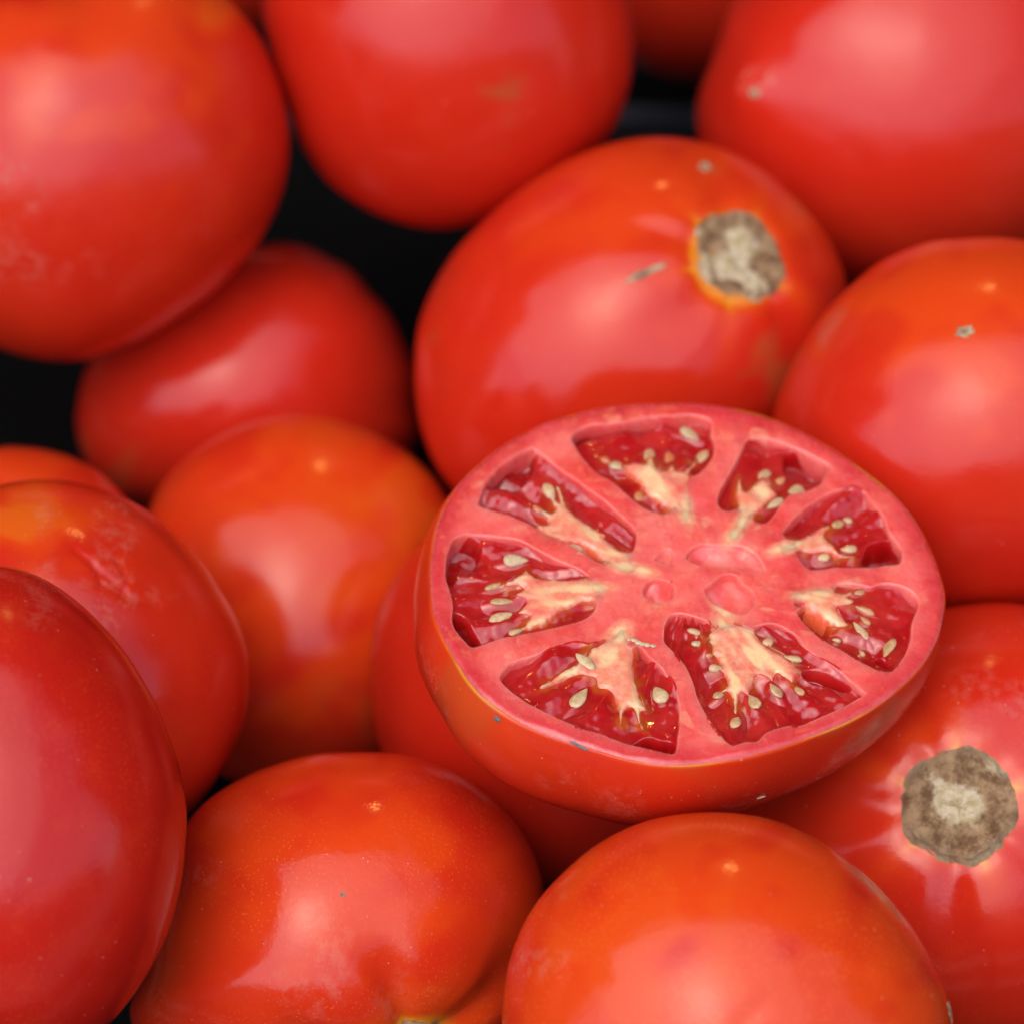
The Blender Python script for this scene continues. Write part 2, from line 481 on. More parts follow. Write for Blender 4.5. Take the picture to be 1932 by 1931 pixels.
# ------------------------------------------------------------------ surroundings: ground, stall table, awning
def box_vf(x0, x1, y0, y1, z0, z1):
    v = [(x, y, z) for z in (z0, z1) for y in (y0, y1) for x in (x0, x1)]
    f = [(0, 2, 3, 1), (4, 5, 7, 6), (0, 1, 5, 4), (1, 3, 7, 5), (3, 2, 6, 7), (2, 0, 4, 6)]
    return v, f


def bevel_box(name, x0, x1, y0, y1, z0, z1, mat, parent=None, bev=0.0008):
    bm = bmesh.new()
    v, f = box_vf(x0, x1, y0, y1, z0, z1)
    vs_ = [bm.verts.new(p) for p in v]
    for q in f: bm.faces.new([vs_[i] for i in q])
    bmesh.ops.bevel(bm, geom=list(bm.edges), offset=bev, segments=2, affect='EDGES', profile=0.5)
    bmesh.ops.recalc_face_normals(bm, faces=list(bm.faces))
    me = bpy.data.meshes.new(name); bm.to_mesh(me); bm.free(); me.materials.append(mat)
    o = bpy.data.objects.new(name, me); COL.objects.link(o)
    if parent is not None: o.parent = parent
    return o


FLOOR_Z = -0.1085
kg = plain("paving", (0.16, 0.15, 0.14, 1), 0.9); kg.coords()
kg.link(kg.mix(kg.noise(6.0, 6.0), (0.11, 0.105, 0.10, 1), (0.21, 0.20, 0.18, 1)), kg.b.inputs["Base Color"])
v, f = box_vf(-300, 300, -300, 300, -1.2, -0.95)
tag(mesh_obj("ground", v, f, kg.m, smooth=False), None, None, kind="structure")
kt = plain("table_wood", (0.10, 0.06, 0.035, 1), 0.7)
tb = tag(bevel_box("stall_table", -0.9, 0.9, -0.17, 1.0, -0.15, -0.1185, kt.m, bev=0.003), None, None, kind="structure")
for (x, y) in ((-0.85, -0.12), (0.80, -0.12), (-0.85, 0.9), (0.80, 0.9)):
    bevel_box("table_leg", x, x + 0.05, y, y + 0.05, -0.95, -0.1502, kt.m, tb, 0.003)
ka = N("awning_cloth"); ka.b.inputs["Base Color"].default_value = (0.55, 0.22, 0.08, 1); ka.b.inputs["Roughness"].default_value = 0.85
AW = []
nx, ny = 25, 17
for j in range(ny):
    for i in range(nx):
        x = -1.9 + 3.8 * i / (nx - 1); y = 0.22 + 1.5 * j / (ny - 1)
        AW.append((x, y, 1.02 + 0.16 * j / (ny - 1) - 0.03 * math.sin(math.pi * 4 * i / (nx - 1)) ** 2))
AF = np.array([(j * nx + i, j * nx + i + 1, (j + 1) * nx + i + 1, (j + 1) * nx + i) for j in range(ny - 1) for i in range(nx - 1)])
aw = mesh_obj("awning", np.array(AW), AF, ka.m); tag(aw, None, None, kind="structure")
so = aw.modifiers.new("cloth_thickness", 'SOLIDIFY'); so.thickness = 0.004
kw = plain("stall_backcloth", (0.10, 0.035, 0.02, 1), 0.9)
for (nm, x0) in (("stall_side_wall", -1.25), ("stall_side_wall", 1.21)):
    tag(bevel_box(nm, x0, x0 + 0.04, -0.25, 1.60, -0.95, 1.00, kw.m, bev=0.004), None, None, kind="structure")
ko = plain("old_plaster", (0.17, 0.13, 0.11, 1), 0.9); ko.coords()
ko.link(ko.mix(ko.noise(0.8, 5.0), (0.13, 0.10, 0.085, 1), (0.22, 0.18, 0.15, 1)), ko.b.inputs["Base Color"])
tag(bevel_box("opposite_wall", -30, 30, -13.0, -12.5, -0.948, 4.6, ko.m, bev=0.02), None, None, kind="structure")
bw = tag(bevel_box("stall_wall", -1.9, 1.9, 1.62, 1.66, -0.95, 1.18, kw.m, bev=0.004), None, None, kind="structure")

# ------------------------------------------------------------------ the crate
crate = tag(empty("plastic_crate", (0, 0.07, FLOOR_Z - 0.009)), "black plastic crate showing in the dark gaps under the tomatoes", "crate")
CX0, CX1, CY0, CY1 = -0.185, 0.150, -0.125, 0.340
off = np.array([0, 0.07, FLOOR_Z - 0.009])


def crate_box(name, x0, x1, y0, y1, z0, z1, bev=0.0008):
    return bevel_box(name, x0 - off[0], x1 - off[0], y0 - off[1], y1 - off[1], z0 - off[2], z1 - off[2], M_CRATE, crate, bev)


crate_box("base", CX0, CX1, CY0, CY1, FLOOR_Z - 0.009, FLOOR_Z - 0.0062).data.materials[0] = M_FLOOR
tgt = CAM + ray(1250, 206) * ((FLOOR_Z - CAM[2]) / ray(1250, 206)[2])
yy = tgt[1] - 0.024 * 20
while yy < CY1 - 0.004:
    if yy > tgt[1] - 0.012: crate_box("floor_rib", CX0 + 0.002, CX1 - 0.002, yy - 0.0022, yy + 0.0022, FLOOR_Z - 0.0060, FLOOR_Z - 0.0002, 0.0007)
    yy += 0.024
for (a, b_, c, d) in ((CX0 - 0.004, CX0, CY0 - 0.004, CY1 + 0.004), (CX1, CX1 + 0.004, CY0 - 0.004, CY1 + 0.004)):
    for (z0, z1) in ((-0.117, -0.095), (-0.085, -0.067), (-0.057, -0.042)):
        crate_box("side_rail", a, b_, c, d, z0, z1)
    for q in np.linspace(c, d - 0.012, 6):
        crate_box("side_post", a - 0.0015, b_ + 0.0015, q, q + 0.012, -0.116, -0.0425)
for (c, d) in ((CY0 - 0.004, CY0), (CY1, CY1 + 0.004)):
    for (z0, z1) in ((-0.117, -0.095), (-0.085, -0.067), (-0.057, -0.042)):
        crate_box("end_rail", CX0 + 0.0002, CX1 - 0.0002, c, d, z0, z1)
    for q in np.linspace(CX0 + 0.02, CX1 - 0.032, 5):
        crate_box("end_post", q, q + 0.012, c - 0.0015, d + 0.0015, -0.116, -0.0425)
crate_box("rim", CX0 - 0.009, CX0 + 0.001, CY0 - 0.009, CY1 + 0.009, -0.0418, -0.036, 0.0015)
crate_box("rim", CX1 - 0.001, CX1 + 0.009, CY0 - 0.009, CY1 + 0.009, -0.0418, -0.036, 0.0015)
crate_box("rim", CX0 + 0.0012, CX1 - 0.0012, CY0 - 0.009, CY0 + 0.001, -0.0418, -0.036, 0.0015)
crate_box("rim", CX0 + 0.0012, CX1 - 0.0012, CY1 - 0.001, CY1 + 0.009, -0.0418, -0.036, 0.0015)

# ------------------------------------------------------------------ whole tomatoes
_ico = {}


def ico(level):
    if level not in _ico:
        bm = bmesh.new(); bmesh.ops.create_icosphere(bm, subdivisions=level, radius=1.0)
        vv = np.array([v.co[:] for v in bm.verts]); ff = np.array([[q.index for q in f.verts] for f in bm.faces], dtype=np.int32)
        bm.free(); vv /= np.linalg.norm(vv, axis=1)[:, None]
        _ico[level] = (vv, ff)
    return _ico[level]


def seg_dist(P, a, b):
    a = np.array(a, float); b = np.array(b, float); d = b - a
    t = np.clip(((P - a) @ d) / (d @ d), 0, 1)
    return np.linalg.norm(P - a - t[:, None] * d, axis=1)


LABEL = {
 'A': "large blurred tomato filling the upper left corner, pale oval sheen on its side",
 'B': "blurred tomato at the top with a faint brown mark, above the stem scarred one",
 'C': "big blurred tomato in the upper right corner ending in a pointed tip",
 'D': "tomato with a large tan stem scar, right behind the cut half",
 'E': "tomato at the right edge with one small star shaped speck, under the pointed one",
 'F': "deep lying blurred tomato with a narrow bar of light, in the black gap",
 'G': "blurred orange red tomato left of the cut half, below the deep lying one",
 'H': "shaded tomato tucked under the left side of the cut half",
 'I': "tomato with fine wrinkles in its sheen, at the left edge behind the dark red one",
 'J': "sliver of a tomato peeping out behind the wrinkled one at the left edge",
 'K': "smooth dark red tomato at the lower left edge, tall and plain",
 'L': "ribbed orange red tomato at the bottom with a yellow stem hollow",
 'M': "rounded orange tomato at the bottom, right below the cut half, broad sheen",
 'N': "tomato with a round brown stem scar facing up, at the lower right edge",
 'O': "dark tomato far back at the top, between the brown marked and the pointed one",
 'P': "thin dark sliver of tomato at the top, between the two upper left tomatoes",
}
SKIN = {  # orange, speck, roughness
 'A': (.25, .1, .30), 'B': (.1, .1, .28), 'C': (.12, .1, .30), 'D': (.4, .2, .24), 'E': (.45, .2, .28), 'F': (.05, .1, .28), 'G': (.75, .2, .26),
 'H': (.1, .15, .30), 'I': (.3, .2, .27), 'J': (.5, .1, .28), 'K': (.05, .25, .27), 'L': (.75, .7, .24), 'M': (.85, .8, .25), 'N': (.2, .3, .27), 'O': (.1, .1, .3), 'P': (.1, .1, .3)}
# ripening blush, plus warm lamplight painted as orange: (px, py, radius px, amount); scuffs brown and pale the same way
BLUSH_GLINT = {
 'A': [(400, 20, 90, .55), (180, -20, 330, .35)], 'D': [(1180, 330, 260, .25), (1500, 420, 60, .3)], 'E': [(1850, 520, 260, .35)],  # includes a painted lamp glint and warm-lit upper sides
 'G': [(640, 850, 150, .5), (760, 960, 160, .55), (620, 1010, 200, .48), (700, 1000, 230, .5), (560, 1150, 150, .36), (620, 1260, 120, .4)], 'I': [(60, 960, 140, .55), (30, 1000, 90, .6)], 'L': [(760, 1590, 130, .45), (500, 1570, 140, .35), (765, 1925, 100, .55), (690, 1640, 260, .3)],
 'M': [(1200, 1800, 300, .5), (1100, 1900, 200, .45), (1380, 1880, 560, .45)], 'N': [(1808, 1522, 150, .35)], 'J': [(60, 870, 120, .3)],
}
BROWNS = {
 'B': [(950, 160, 38, .55), (955, 225, 30, .45), (940, 260, 22, .3)], 'D': [(1430, 660, 36, .5), (1448, 700, 46, .6), (1440, 745, 40, .4), (1505, 385, 34, .45), (1528, 600, 20, .6), (828, 640, 26, .35), (1345, 330, 30, .35)],
 'F': [(190, 900, 60, .35)], 'G': [(690, 1330, 70, .25)], 'E': [(1500, 640, 30, .35)], 'L': [(350, 1600, 40, .2)],
}
PALE = {
 'A': [(20, 330, 50, .3), (30, 430, 60, .35), (150, 420, 45, .28), (330, 400, 40, .22), (70, 520, 45, .25)],
 'L': [(640, 1830, 80, .35), (370, 1640, 40, .2)], 'M': [(1000, 1790, 60, .3), (1000, 1740, 45, .2)], 'K': [(80, 1090, 70, .25)],
 'N': [(1900, 1350, 100, .3)], 'I': [(190, 1080, 90, .35)], 'C': [(1445, 165, 25, .8)],
}
CREASE = {
 'I': [([(140, 1045), (185, 1085), (230, 1120)], 6, .010), ([(185, 1105), (240, 1135), (290, 1145)], 6, .009), ([(215, 1060), (235, 1100), (225, 1130)], 5, .008), ([(170, 1060), (190, 1110)], 5, .007)],
 'M': [([(1400, 1930), (1450, 1880), (1530, 1850), (1620, 1845)], 16, .010)],
}
LEVEL = {'D': 6, 'L': 6, 'M': 6, 'N': 6, 'I': 7, 'C': 6, 'K': 6, 'A': 6, 'E': 6, 'G': 6}
FRUIT, TOMATO = {}, {}
STEM_AT = {'D': (1380, 493), 'N': (1808, 1522), 'L': (772, 1968)}


def paint(px, spots, seed, warp=0.35):
    out = np.zeros(len(px))
    wn_ = WaveNoise(seed, 2, 0.045); w2 = WaveNoise(seed + 9, 2, 0.12)
    for (x, y, r, a) in spots:
        d = np.hypot(px[:, 0] - x, px[:, 1] - y) / r
        d = d + warp * 0.6 * wn_(px) + warp * 0.15 * w2(px)
        out = np.maximum(out, a * smooth01(1.25 - d))
    return out


for key in "ABCDEFGHIJKLMNOP":
    F = Fruit(OUT[key], **PAR[key]); FRUIT[key] = F
    if key in STEM_AT: F.stem = F.dir_at(*STEM_AT[key])
    if key in "DN": F.bumps = [(F.stem, -0.042, 0.20), (F.stem, 0.007, 0.42)]
    n, ff = ico(LEVEL.get(key, 5))
    r = F.f(n)
    P = n[:, :2] * r[:, None]
    px = np.stack([F.ctr[0] + P[:, 0], F.ctr[1] - P[:, 1]], 1)
    front = n[:, 2] > -0.1
    for (line, wd, dp) in CREASE.get(key, []):
        d = np.min([seg_dist(px, line[i], line[i + 1]) for i in range(len(line) - 1)], axis=0)
        r = r * (1 - dp * np.exp(-(d / wd) ** 2) * front)
    cols = np.zeros((len(n), 3))
    cols[:, 0] = paint(px, BLUSH_GLINT.get(key, []), 3) * front
    cols[:, 1] = paint(px, BROWNS.get(key, []), 5, 0.6) * front
    cols[:, 2] = paint(px, PALE.get(key, []), 7, 0.9) * front
    if F.stem is not None and key in "DNL":
        an = np.arccos(np.clip(n @ F.stem, -1, 1))
        e1 = np.cross(F.stem, [0.31, 0.77, 0.55]); e1 /= np.linalg.norm(e1); e2 = np.cross(F.stem, e1)
        ph = np.arctan2(n @ e2, n @ e1)
        ra = {'D': .245, 'N': .275, 'L': .20}[key]
        spoke = np.abs(np.cos(ph * 2.5 + 0.4 * np.sin(ph))) ** 9
        ring = {'D': .8, 'N': .6, 'L': .9}[key] * np.exp(-np.maximum(an - ra, 0) / {'D': .045, 'N': .022, 'L': .10}[key] * (1 - 0.5 * np.sin(2 * ph)))
        ray_ = 0.9 * spoke * np.exp(-np.maximum(an - ra, 0) / 0.16)
        cols[:, 0] = np.maximum(cols[:, 0], np.maximum(ring, ray_))
        r = r * (1 - 0.010 * spoke * np.exp(-np.abs(an - ra) / 0.10) - 0.010 * np.exp(-((an - ra) / 0.035) ** 2))
    W = (n * (r * F.s)[:, None]) @ F.frame
    o_, s_, ro_ = SKIN[key]
    m = skin_material("tomato_skin_" + LABEL[key].split()[0], o_, s_, ro_, seed=float((ord(key) * 5 + 2) % 17) + 0.3, red=(0.49, 0.012, 0.006, 1) if key == 'K' else RED)
    t = mesh_obj("tomato", W, ff, m, cols=cols, loc=F.c)
    tag(t, LABEL[key], "tomato", "tomatoes heaped in the crate")
    TOMATO[key] = t


def patch(key, name, px, py, rad, hfun, cfun, mat, edge=None, nr=22, nt=72, stretch=None, label=None):
    """a small raised or sunken disc of its own lying on the skin of a tomato"""
    F = FRUIT[key]
    n0 = F.dir_at(px, py)
    e1 = np.cross([0, 1, 0], n0); e1 /= np.linalg.norm(e1); e2 = np.cross(n0, e1)
    r0 = F.f(n0[None])[0]
    rho = np.concatenate([np.linspace(0, 1, nr) ** 0.9, [1.06, 1.12]])
    th = np.linspace(0, 2 * math.pi, nt, endpoint=False)
    R, T = np.meshgrid(rho, th, indexing='ij'); R = R.ravel(); T = T.ravel()
    ed = np.ones(len(T)) if edge is None else edge(T)
    u, v = rad * R * ed * np.cos(T), rad * R * ed * np.sin(T)
    if stretch is not None:
        ang, k1, k2 = stretch
        c, s = math.cos(ang), math.sin(ang)
        a, b = u * k1, v * k2
        u, v = a * c - b * s, a * s + b * c
    n = n0[None] + (u[:, None] * e1 + v[:, None] * e2) / r0
    n /= np.linalg.norm(n, axis=1)[:, None]
    h = np.where(R <= 1, hfun(np.minimum(R, 1), T, u, v), -3.0)
    W = (n * ((F.f(n) + h) * F.s)[:, None]) @ F.frame
    i = np.arange(len(rho) - 1)[:, None] * nt; j = np.arange(nt)[None]
    q = np.stack([i + j, i + nt + j, i + nt + (j + 1) % nt, i + (j + 1) % nt], -1).reshape(-1, 4)
    o = mesh_obj(name, W, q, mat, parent=TOMATO[key], cols=cfun(np.minimum(R, 1), T, u, v))
    if label: o["label"] = label
    return o


def scar(key, px, py, rad, seed, core=0.5, shift=(0, 0)):
    w1, w2, w3 = WaveNoise(seed, 2, 0.07), WaveNoise(seed + 1, 2, 0.2), WaveNoise(seed + 2, 2, 0.035)
    rr = np.random.RandomState(seed); ph = rr.uniform(0, 6.28, 4)
    ed = lambda T: 1 + 0.03 * np.cos(5 * T + ph[0]) + 0.025 * np.cos(3 * T + ph[1]) + 0.012 * np.cos(11 * T + ph[2]) + 0.008 * np.cos(23 * T + ph[3]) + 0.005 * np.cos(37 * T + ph[1]) - 0.03 * np.maximum(0, np.cos(5 * T + ph[0] + 3.1)) ** 12
    def hf(R, T, u, v):
        uv = np.stack([u, v], 1)
        d = np.hypot(u - shift[0], v - shift[1]) / rad
        lip = 4.0 * np.exp(-((R - 0.93) / 0.09) ** 2) * (0.7 + 0.5 * w1(uv))
        bowl = -7.0 * smooth01((0.95 - R) / 0.3) + 6.0 * np.exp(-(d / (core * 0.8)) ** 2)
        return np.maximum(2.8 * smooth01((1 - R) / 0.16) + 0.6 * lip + bowl + 2.6 * w1(uv) * (R < .95) + 1.4 * w2(uv) * (R < .95), 1.3 * smooth01((1 - R) / 0.1) - 0.8 * (R > .985)) + 4.5 * smooth01((0.6 - R) / 0.3)
    def cf(R, T, u, v):
        uv = np.stack([u, v], 1)
        d = np.hypot(u - shift[0], v - shift[1]) / rad
        c = np.zeros((len(R), 3))
        c[:, 0] = np.clip(1.05 - d / core * 0.75 + 0.28 * w1(uv), 0, 1)
        c[:, 1] = 0.45 * smooth01((R - 0.86) / 0.1) * (0.5 + 0.5 * w1(uv))
        return c
    return patch(key, "stem_scar", px, py, rad, hf, cf, M_SCAR, ed, nr=34, nt=128)


scar('D', 1380, 493, 81, 21, 0.95, (-18, -22))
scar('N', 1808, 1522, 94, 22, 0.66, (8, 4))
scar('L', 772, 1968, 62, 23, 0.4)
dry = lambda a: (lambda R, T, u, v: np.stack([0 * R + a, np.clip(1.1 - R, 0, 1), 0 * R], 1))


def speck(key, name, px, py, rad, hole=0.35, star=0.25, seed=0, stretch=None):
    rr = np.random.RandomState(seed); ph = rr.uniform(0, 6.28, 2)
    return patch(key, name, px, py, rad, lambda R, T, u, v: 2.2 * (1 - R) * (1 + .5 * np.cos(5 * T)) + 0.8 - 2.5 * np.exp(-(R / hole) ** 2),
                 lambda R, T, u, v: np.stack([0.55 * (R > hole * .8), 0.4 * (R > hole * .8), 0 * R], 1), M_SCAR,
                 lambda T: 1 + star * np.cos(5 * T + ph[0]) + 0.1 * np.cos(9 * T + ph[1]), nr=10, nt=40, stretch=stretch)


speck('E', "blossom_scar", 1822, 635, 13, 0.35, 0.16, 31, (0.2, 1.25, .85))
speck('C', "blossom_scar", 1437, 172, 9, 0.3, 0.2, 32)
speck('M', "blossom_scar", 1788, 1904, 16, 0.25, 0.45, 33)
speck('D', "skin_blemish", 1325, 325, 13, 0.55, 0.2, 34, (0.7, 1.2, .8))
speck('D', "skin_scratch", 1216, 522, 24, 0.1, 0.1, 35, (0.42, 1.7, .28))
speck('L', "skin_blemish", 646, 1690, 4.5, 0.3, 0.2, 37)

# ------------------------------------------------------------------ the halved tomato
# cut plane frame
CN = np.array([0.07, -0.02, 1.0]); CN /= np.linalg.norm(CN)
CT = np.array([1.0, 0.0, -0.07]); CT -= CN * (CT @ CN); CT /= np.linalg.norm(CT)
CU = np.cross(CN, CT)
PLANE = np.stack([CT, CU, CN])
S25 = 1932.0 / 2500.0


def plane_mm(pts, zoom=None):
    """points read in a zoomed view of the photograph -> millimetres on the cut plane"""
    P = np.array(pts, float)
    if zoom is not None:
        x0, y0, k = zoom
        P = P * k + np.array([x0, y0])
    P = P * S25
    r = ray(P[:, 0], P[:, 1])
    t = -(CAM @ CN) / (r @ CN)
    W = CAM + r * t[:, None]
    return np.stack([W @ CT, W @ CU], 1) * 1e3


Z1, Z2, Z3, Z4 = (1150, 1080, .2174), (1380, 1000, .2174), (1700, 1050, .18634), (1880, 1180, .18634)
Z5, Z6, Z7, Z8, Z9 = (1880, 1390, .20704), (1600, 1470, .2795), (1200, 1530, .2588), (1060, 1280, .22774), (1500, 1300, .20704)


def catmull(P, k=5):
    P = np.asarray(P, float); n = len(P); out = []
    for i in range(n):
        p0, p1, p2, p3 = P[i - 1], P[i], P[(i + 1) % n], P[(i + 2) % n]
        for j in range(k):
            t = j / k
            out.append(0.5 * (2 * p1 + (p2 - p0) * t + (2 * p0 - 5 * p1 + 4 * p2 - p3) * t * t + (3 * p1 - p0 - 3 * p2 + p3) * t ** 3))
    return np.array(out)


RIM = [(1051,1422),(1054,1489),(1077,1549),(1103,1594),(1136,1650),(1174,1694),(1233,1739),(1297,1773),(1371,1802),(1446,1825),(1520,1847),(1595,1861),(1678,1864),(1755,1856),(1833,1842),(1911,1820),(1988,1792),(2066,1761),(2143,1718),(2202,1672),(2252,1621),(2287,1563),(2303,1500),(2309,1455),(2299,1406),(2279,1348),(2240,1274),(2182,1204),(2105,1142),(2027,1087),(1949,1045),(1872,1014),(1794,994),(1699,982),(1614,979),(1539,983),(1464,992),(1390,1011),(1315,1037),(1241,1074),(1185,1115),(1129,1167),(1092,1216),(1069,1268),(1056,1316),(1050,1370)]
CAV = {
 1: (Z1, [(85,700),(95,620),(150,480),(200,400),(330,270),(480,160),(600,90),(690,60),(740,80),(830,150),(950,250),(1060,340),(1190,430),(1330,540),(1480,640),(1620,750),(1740,860),(1830,960),(1860,1050),(1845,1150),(1800,1230),(1650,1270),(1490,1350),(1400,1330),(1290,1270),(1160,1190),(1060,1120),(940,1070),(850,1030),(740,960),(640,900),(500,840),(350,790),(200,750)]),
 2: (Z2, [(75,330),(130,240),(250,190),(420,170),(650,140),(900,90),(1200,70),(1400,60),(1560,90),(1650,140),(1640,250),(1680,400),(1660,520),(1590,630),(1500,720),(1430,750),(1400,745),(1310,930),(1190,1125),(1100,1160),(980,1130),(850,1060),(720,970),(600,870),(470,780),(350,700),(250,600),(170,490),(110,400)]),
 3: (Z3, [(280,930),(300,810),(380,660),(460,520),(540,380),(600,260),(650,140),(720,95),(850,80),(1050,140),(1250,220),(1450,310),(1620,390),(1750,470),(1700,580),(1620,700),(1520,760),(1400,800),(1240,840),(1170,900),(1090,1000),(1020,1100),(940,1190),(860,1215),(780,1190),(760,1120),(650,1080),(520,1030),(440,1055),(370,1045),(310,1000)]),
 4: (Z4, [(170,640),(240,540),(350,410),(480,300),(640,190),(800,110),(1000,70),(1150,80),(1250,120),(1300,200),(1420,350),(1500,480),(1550,620),(1640,740),(1720,850),(1720,980),(1680,1045),(1500,1065),(1300,1085),(1100,1095),(850,1105),(640,1120),(530,1110),(430,1040),(360,940),(390,890),(330,800),(300,725),(220,700)]),
 5: (Z5, [(330,530),(430,650),(560,760),(700,860),(850,940),(1000,1040),(1150,1120),(1300,1190),(1420,1200),(1480,1150),(1600,980),(1660,800),(1680,600),(1750,430),(1730,320),(1620,230),(1450,170),(1300,165),(1180,200),(1060,175),(900,160),(790,180),(750,220),(560,300),(400,420),(330,480)]),
 6: (Z6, [(75,260),(90,180),(140,110),(230,105),(340,130),(440,160),(510,230),(600,220),(740,200),(860,245),(880,215),(960,190),(1060,190),(1160,230),(1240,290),(1320,400),(1430,480),(1560,560),(1680,660),(1780,750),(1825,805),(1740,850),(1620,920),(1480,980),(1370,1025),(1280,1060),(1180,1060),(1060,1090),(960,1140),(890,1210),(800,1220),(720,1240),(665,1250),(590,1180),(520,1080),(440,960),(370,830),(330,700),(280,570),(220,480),(140,400),(80,340)]),
 7: (Z7, [(80,480),(150,370),(230,320),(400,270),(560,200),(720,165),(860,165),(940,180),(1010,130),(1030,150),(1150,150),(1300,180),(1350,190),(1400,190),(1480,270),(1550,330),(1620,400),(1680,500),(1740,620),(1770,740),(1780,880),(1760,1020),(1730,1185),(1600,1175),(1450,1140),(1320,1100),(1180,1060),(1020,1000),(860,960),(680,890),(540,820),(400,740),(280,660),(170,580)]),
 8: (Z8, [(120,560),(125,440),(140,320),(180,200),(230,140),(330,105),(460,105),(620,120),(800,140),(980,190),(1100,260),(1250,350),(1400,420),(1550,480),(1650,540),(1640,570),(1690,680),(1730,800),(1740,850),(1700,940),(1600,1010),(1450,1060),(1250,1110),(1050,1150),(850,1190),(700,1220),(560,1270),(420,1310),(330,1250),(240,1140),(190,1020),(200,900),(190,780),(150,660)]),
}
PLAC = {
 1: (Z1, [(960,460),(1000,480),(1040,590),(1080,690),(1140,760),(1220,830),(1320,900),(1420,960),(1520,1020),(1505,1060),(1580,1120),(1680,1190),(1800,1235),(1860,1330),(1900,1450),(1780,1500),(1640,1440),(1490,1350),(1460,1290),(1390,1210),(1250,1140),(1130,1090),(1000,1080),(900,1060),(850,1020),(790,960),(750,905),(880,885),(860,820),(690,715),(710,690),(890,760),(940,740),(945,690),(880,590),(900,550),(960,630),(1000,640),(975,560),(950,490)]),
 2: (Z2, [(640,600),(700,590),(780,560),(850,590),(900,590),(925,530),(990,520),(1010,600),(1050,660),(1120,665),(1180,620),(1215,605),(1250,660),(1330,660),(1400,610),(1450,560),(1475,590),(1420,660),(1400,740),(1430,830),(1450,950),(1470,1100),(1420,1260),(1320,1270),(1260,1180),(1190,1110),(1110,1040),(1020,980),(920,940),(870,860),(800,760),(740,700),(680,660)]),
 3: (Z3, [(800,650),(840,615),(880,620),(970,660),(990,730),(1060,800),(1060,830),(960,900),(880,990),(800,1060),(760,1130),(720,1250),(600,1460),(440,1480),(360,1390),(440,1250),(500,1120),(530,1020),(560,920),(530,800),(555,600),(580,590),(610,740),(640,780),(710,730)]),
 4: (Z4, [(640,560),(720,540),(760,520),(800,540),(740,610),(720,660),(760,730),(840,790),(880,850),(930,900),(1090,930),(1130,960),(1090,975),(900,930),(800,890),(700,880),(560,900),(480,905),(390,890),(300,910),(150,930),(60,850),(150,780),(300,730),(400,700),(500,640)]),
 5: (Z5, [(740,200),(780,250),(870,260),(960,240),(985,270),(920,310),(1000,350),(960,400),(850,430),(800,440),(830,500),(900,580),(940,620),(880,660),(800,650),(720,620),(600,540),(500,460),(400,420),(280,400),(200,330),(230,240),(420,200),(600,185)]),
 6: (Z6, [(510,230),(570,190),(640,170),(750,200),(870,255),(940,330),(1040,400),(1150,460),(1230,550),(1260,600),(1230,640),(1200,690),(1130,650),(1060,620),(1030,680),(980,650),(890,630),(855,700),(830,780),(880,850),(850,860),(790,790),(755,775),(725,830),(720,960),(690,950),(680,850),(640,770),(560,800),(545,780),(620,720),(635,650),(600,600),(540,580),(545,550),(575,550),(545,470),(490,440),(490,360),(430,345),(470,310),(460,270)]),
 7: (Z7, [(930,190),(1020,150),(1100,100),(1160,20),(1230,-30),(1290,20),(1320,120),(1345,200),(1350,300),(1340,400),(1370,520),(1400,620),(1440,700),(1470,760),(1420,780),(1405,850),(1445,930),(1420,940),(1370,830),(1320,740),(1260,760),(1230,900),(1200,880),(1200,700),(1120,600),(1040,570),(1000,540),(980,470),(900,460),(820,440),(700,470),(560,530),(470,560),(460,530),(560,480),(680,390),(800,330),(880,290)]),
 8: (Z8, [(880,540),(950,500),(990,460),(1020,500),(1120,550),(1250,560),(1400,570),(1640,560),(1800,610),(1900,710),(1760,800),(1600,800),(1500,840),(1370,900),(1260,970),(1180,1030),(1050,1090),(900,1130),(880,1110),(960,1060),(1020,970),(960,940),(890,920),(950,860),(1000,790),(960,760),(890,740),(880,710),(960,670),(900,630),(770,640),(760,600),(840,570)]),
}
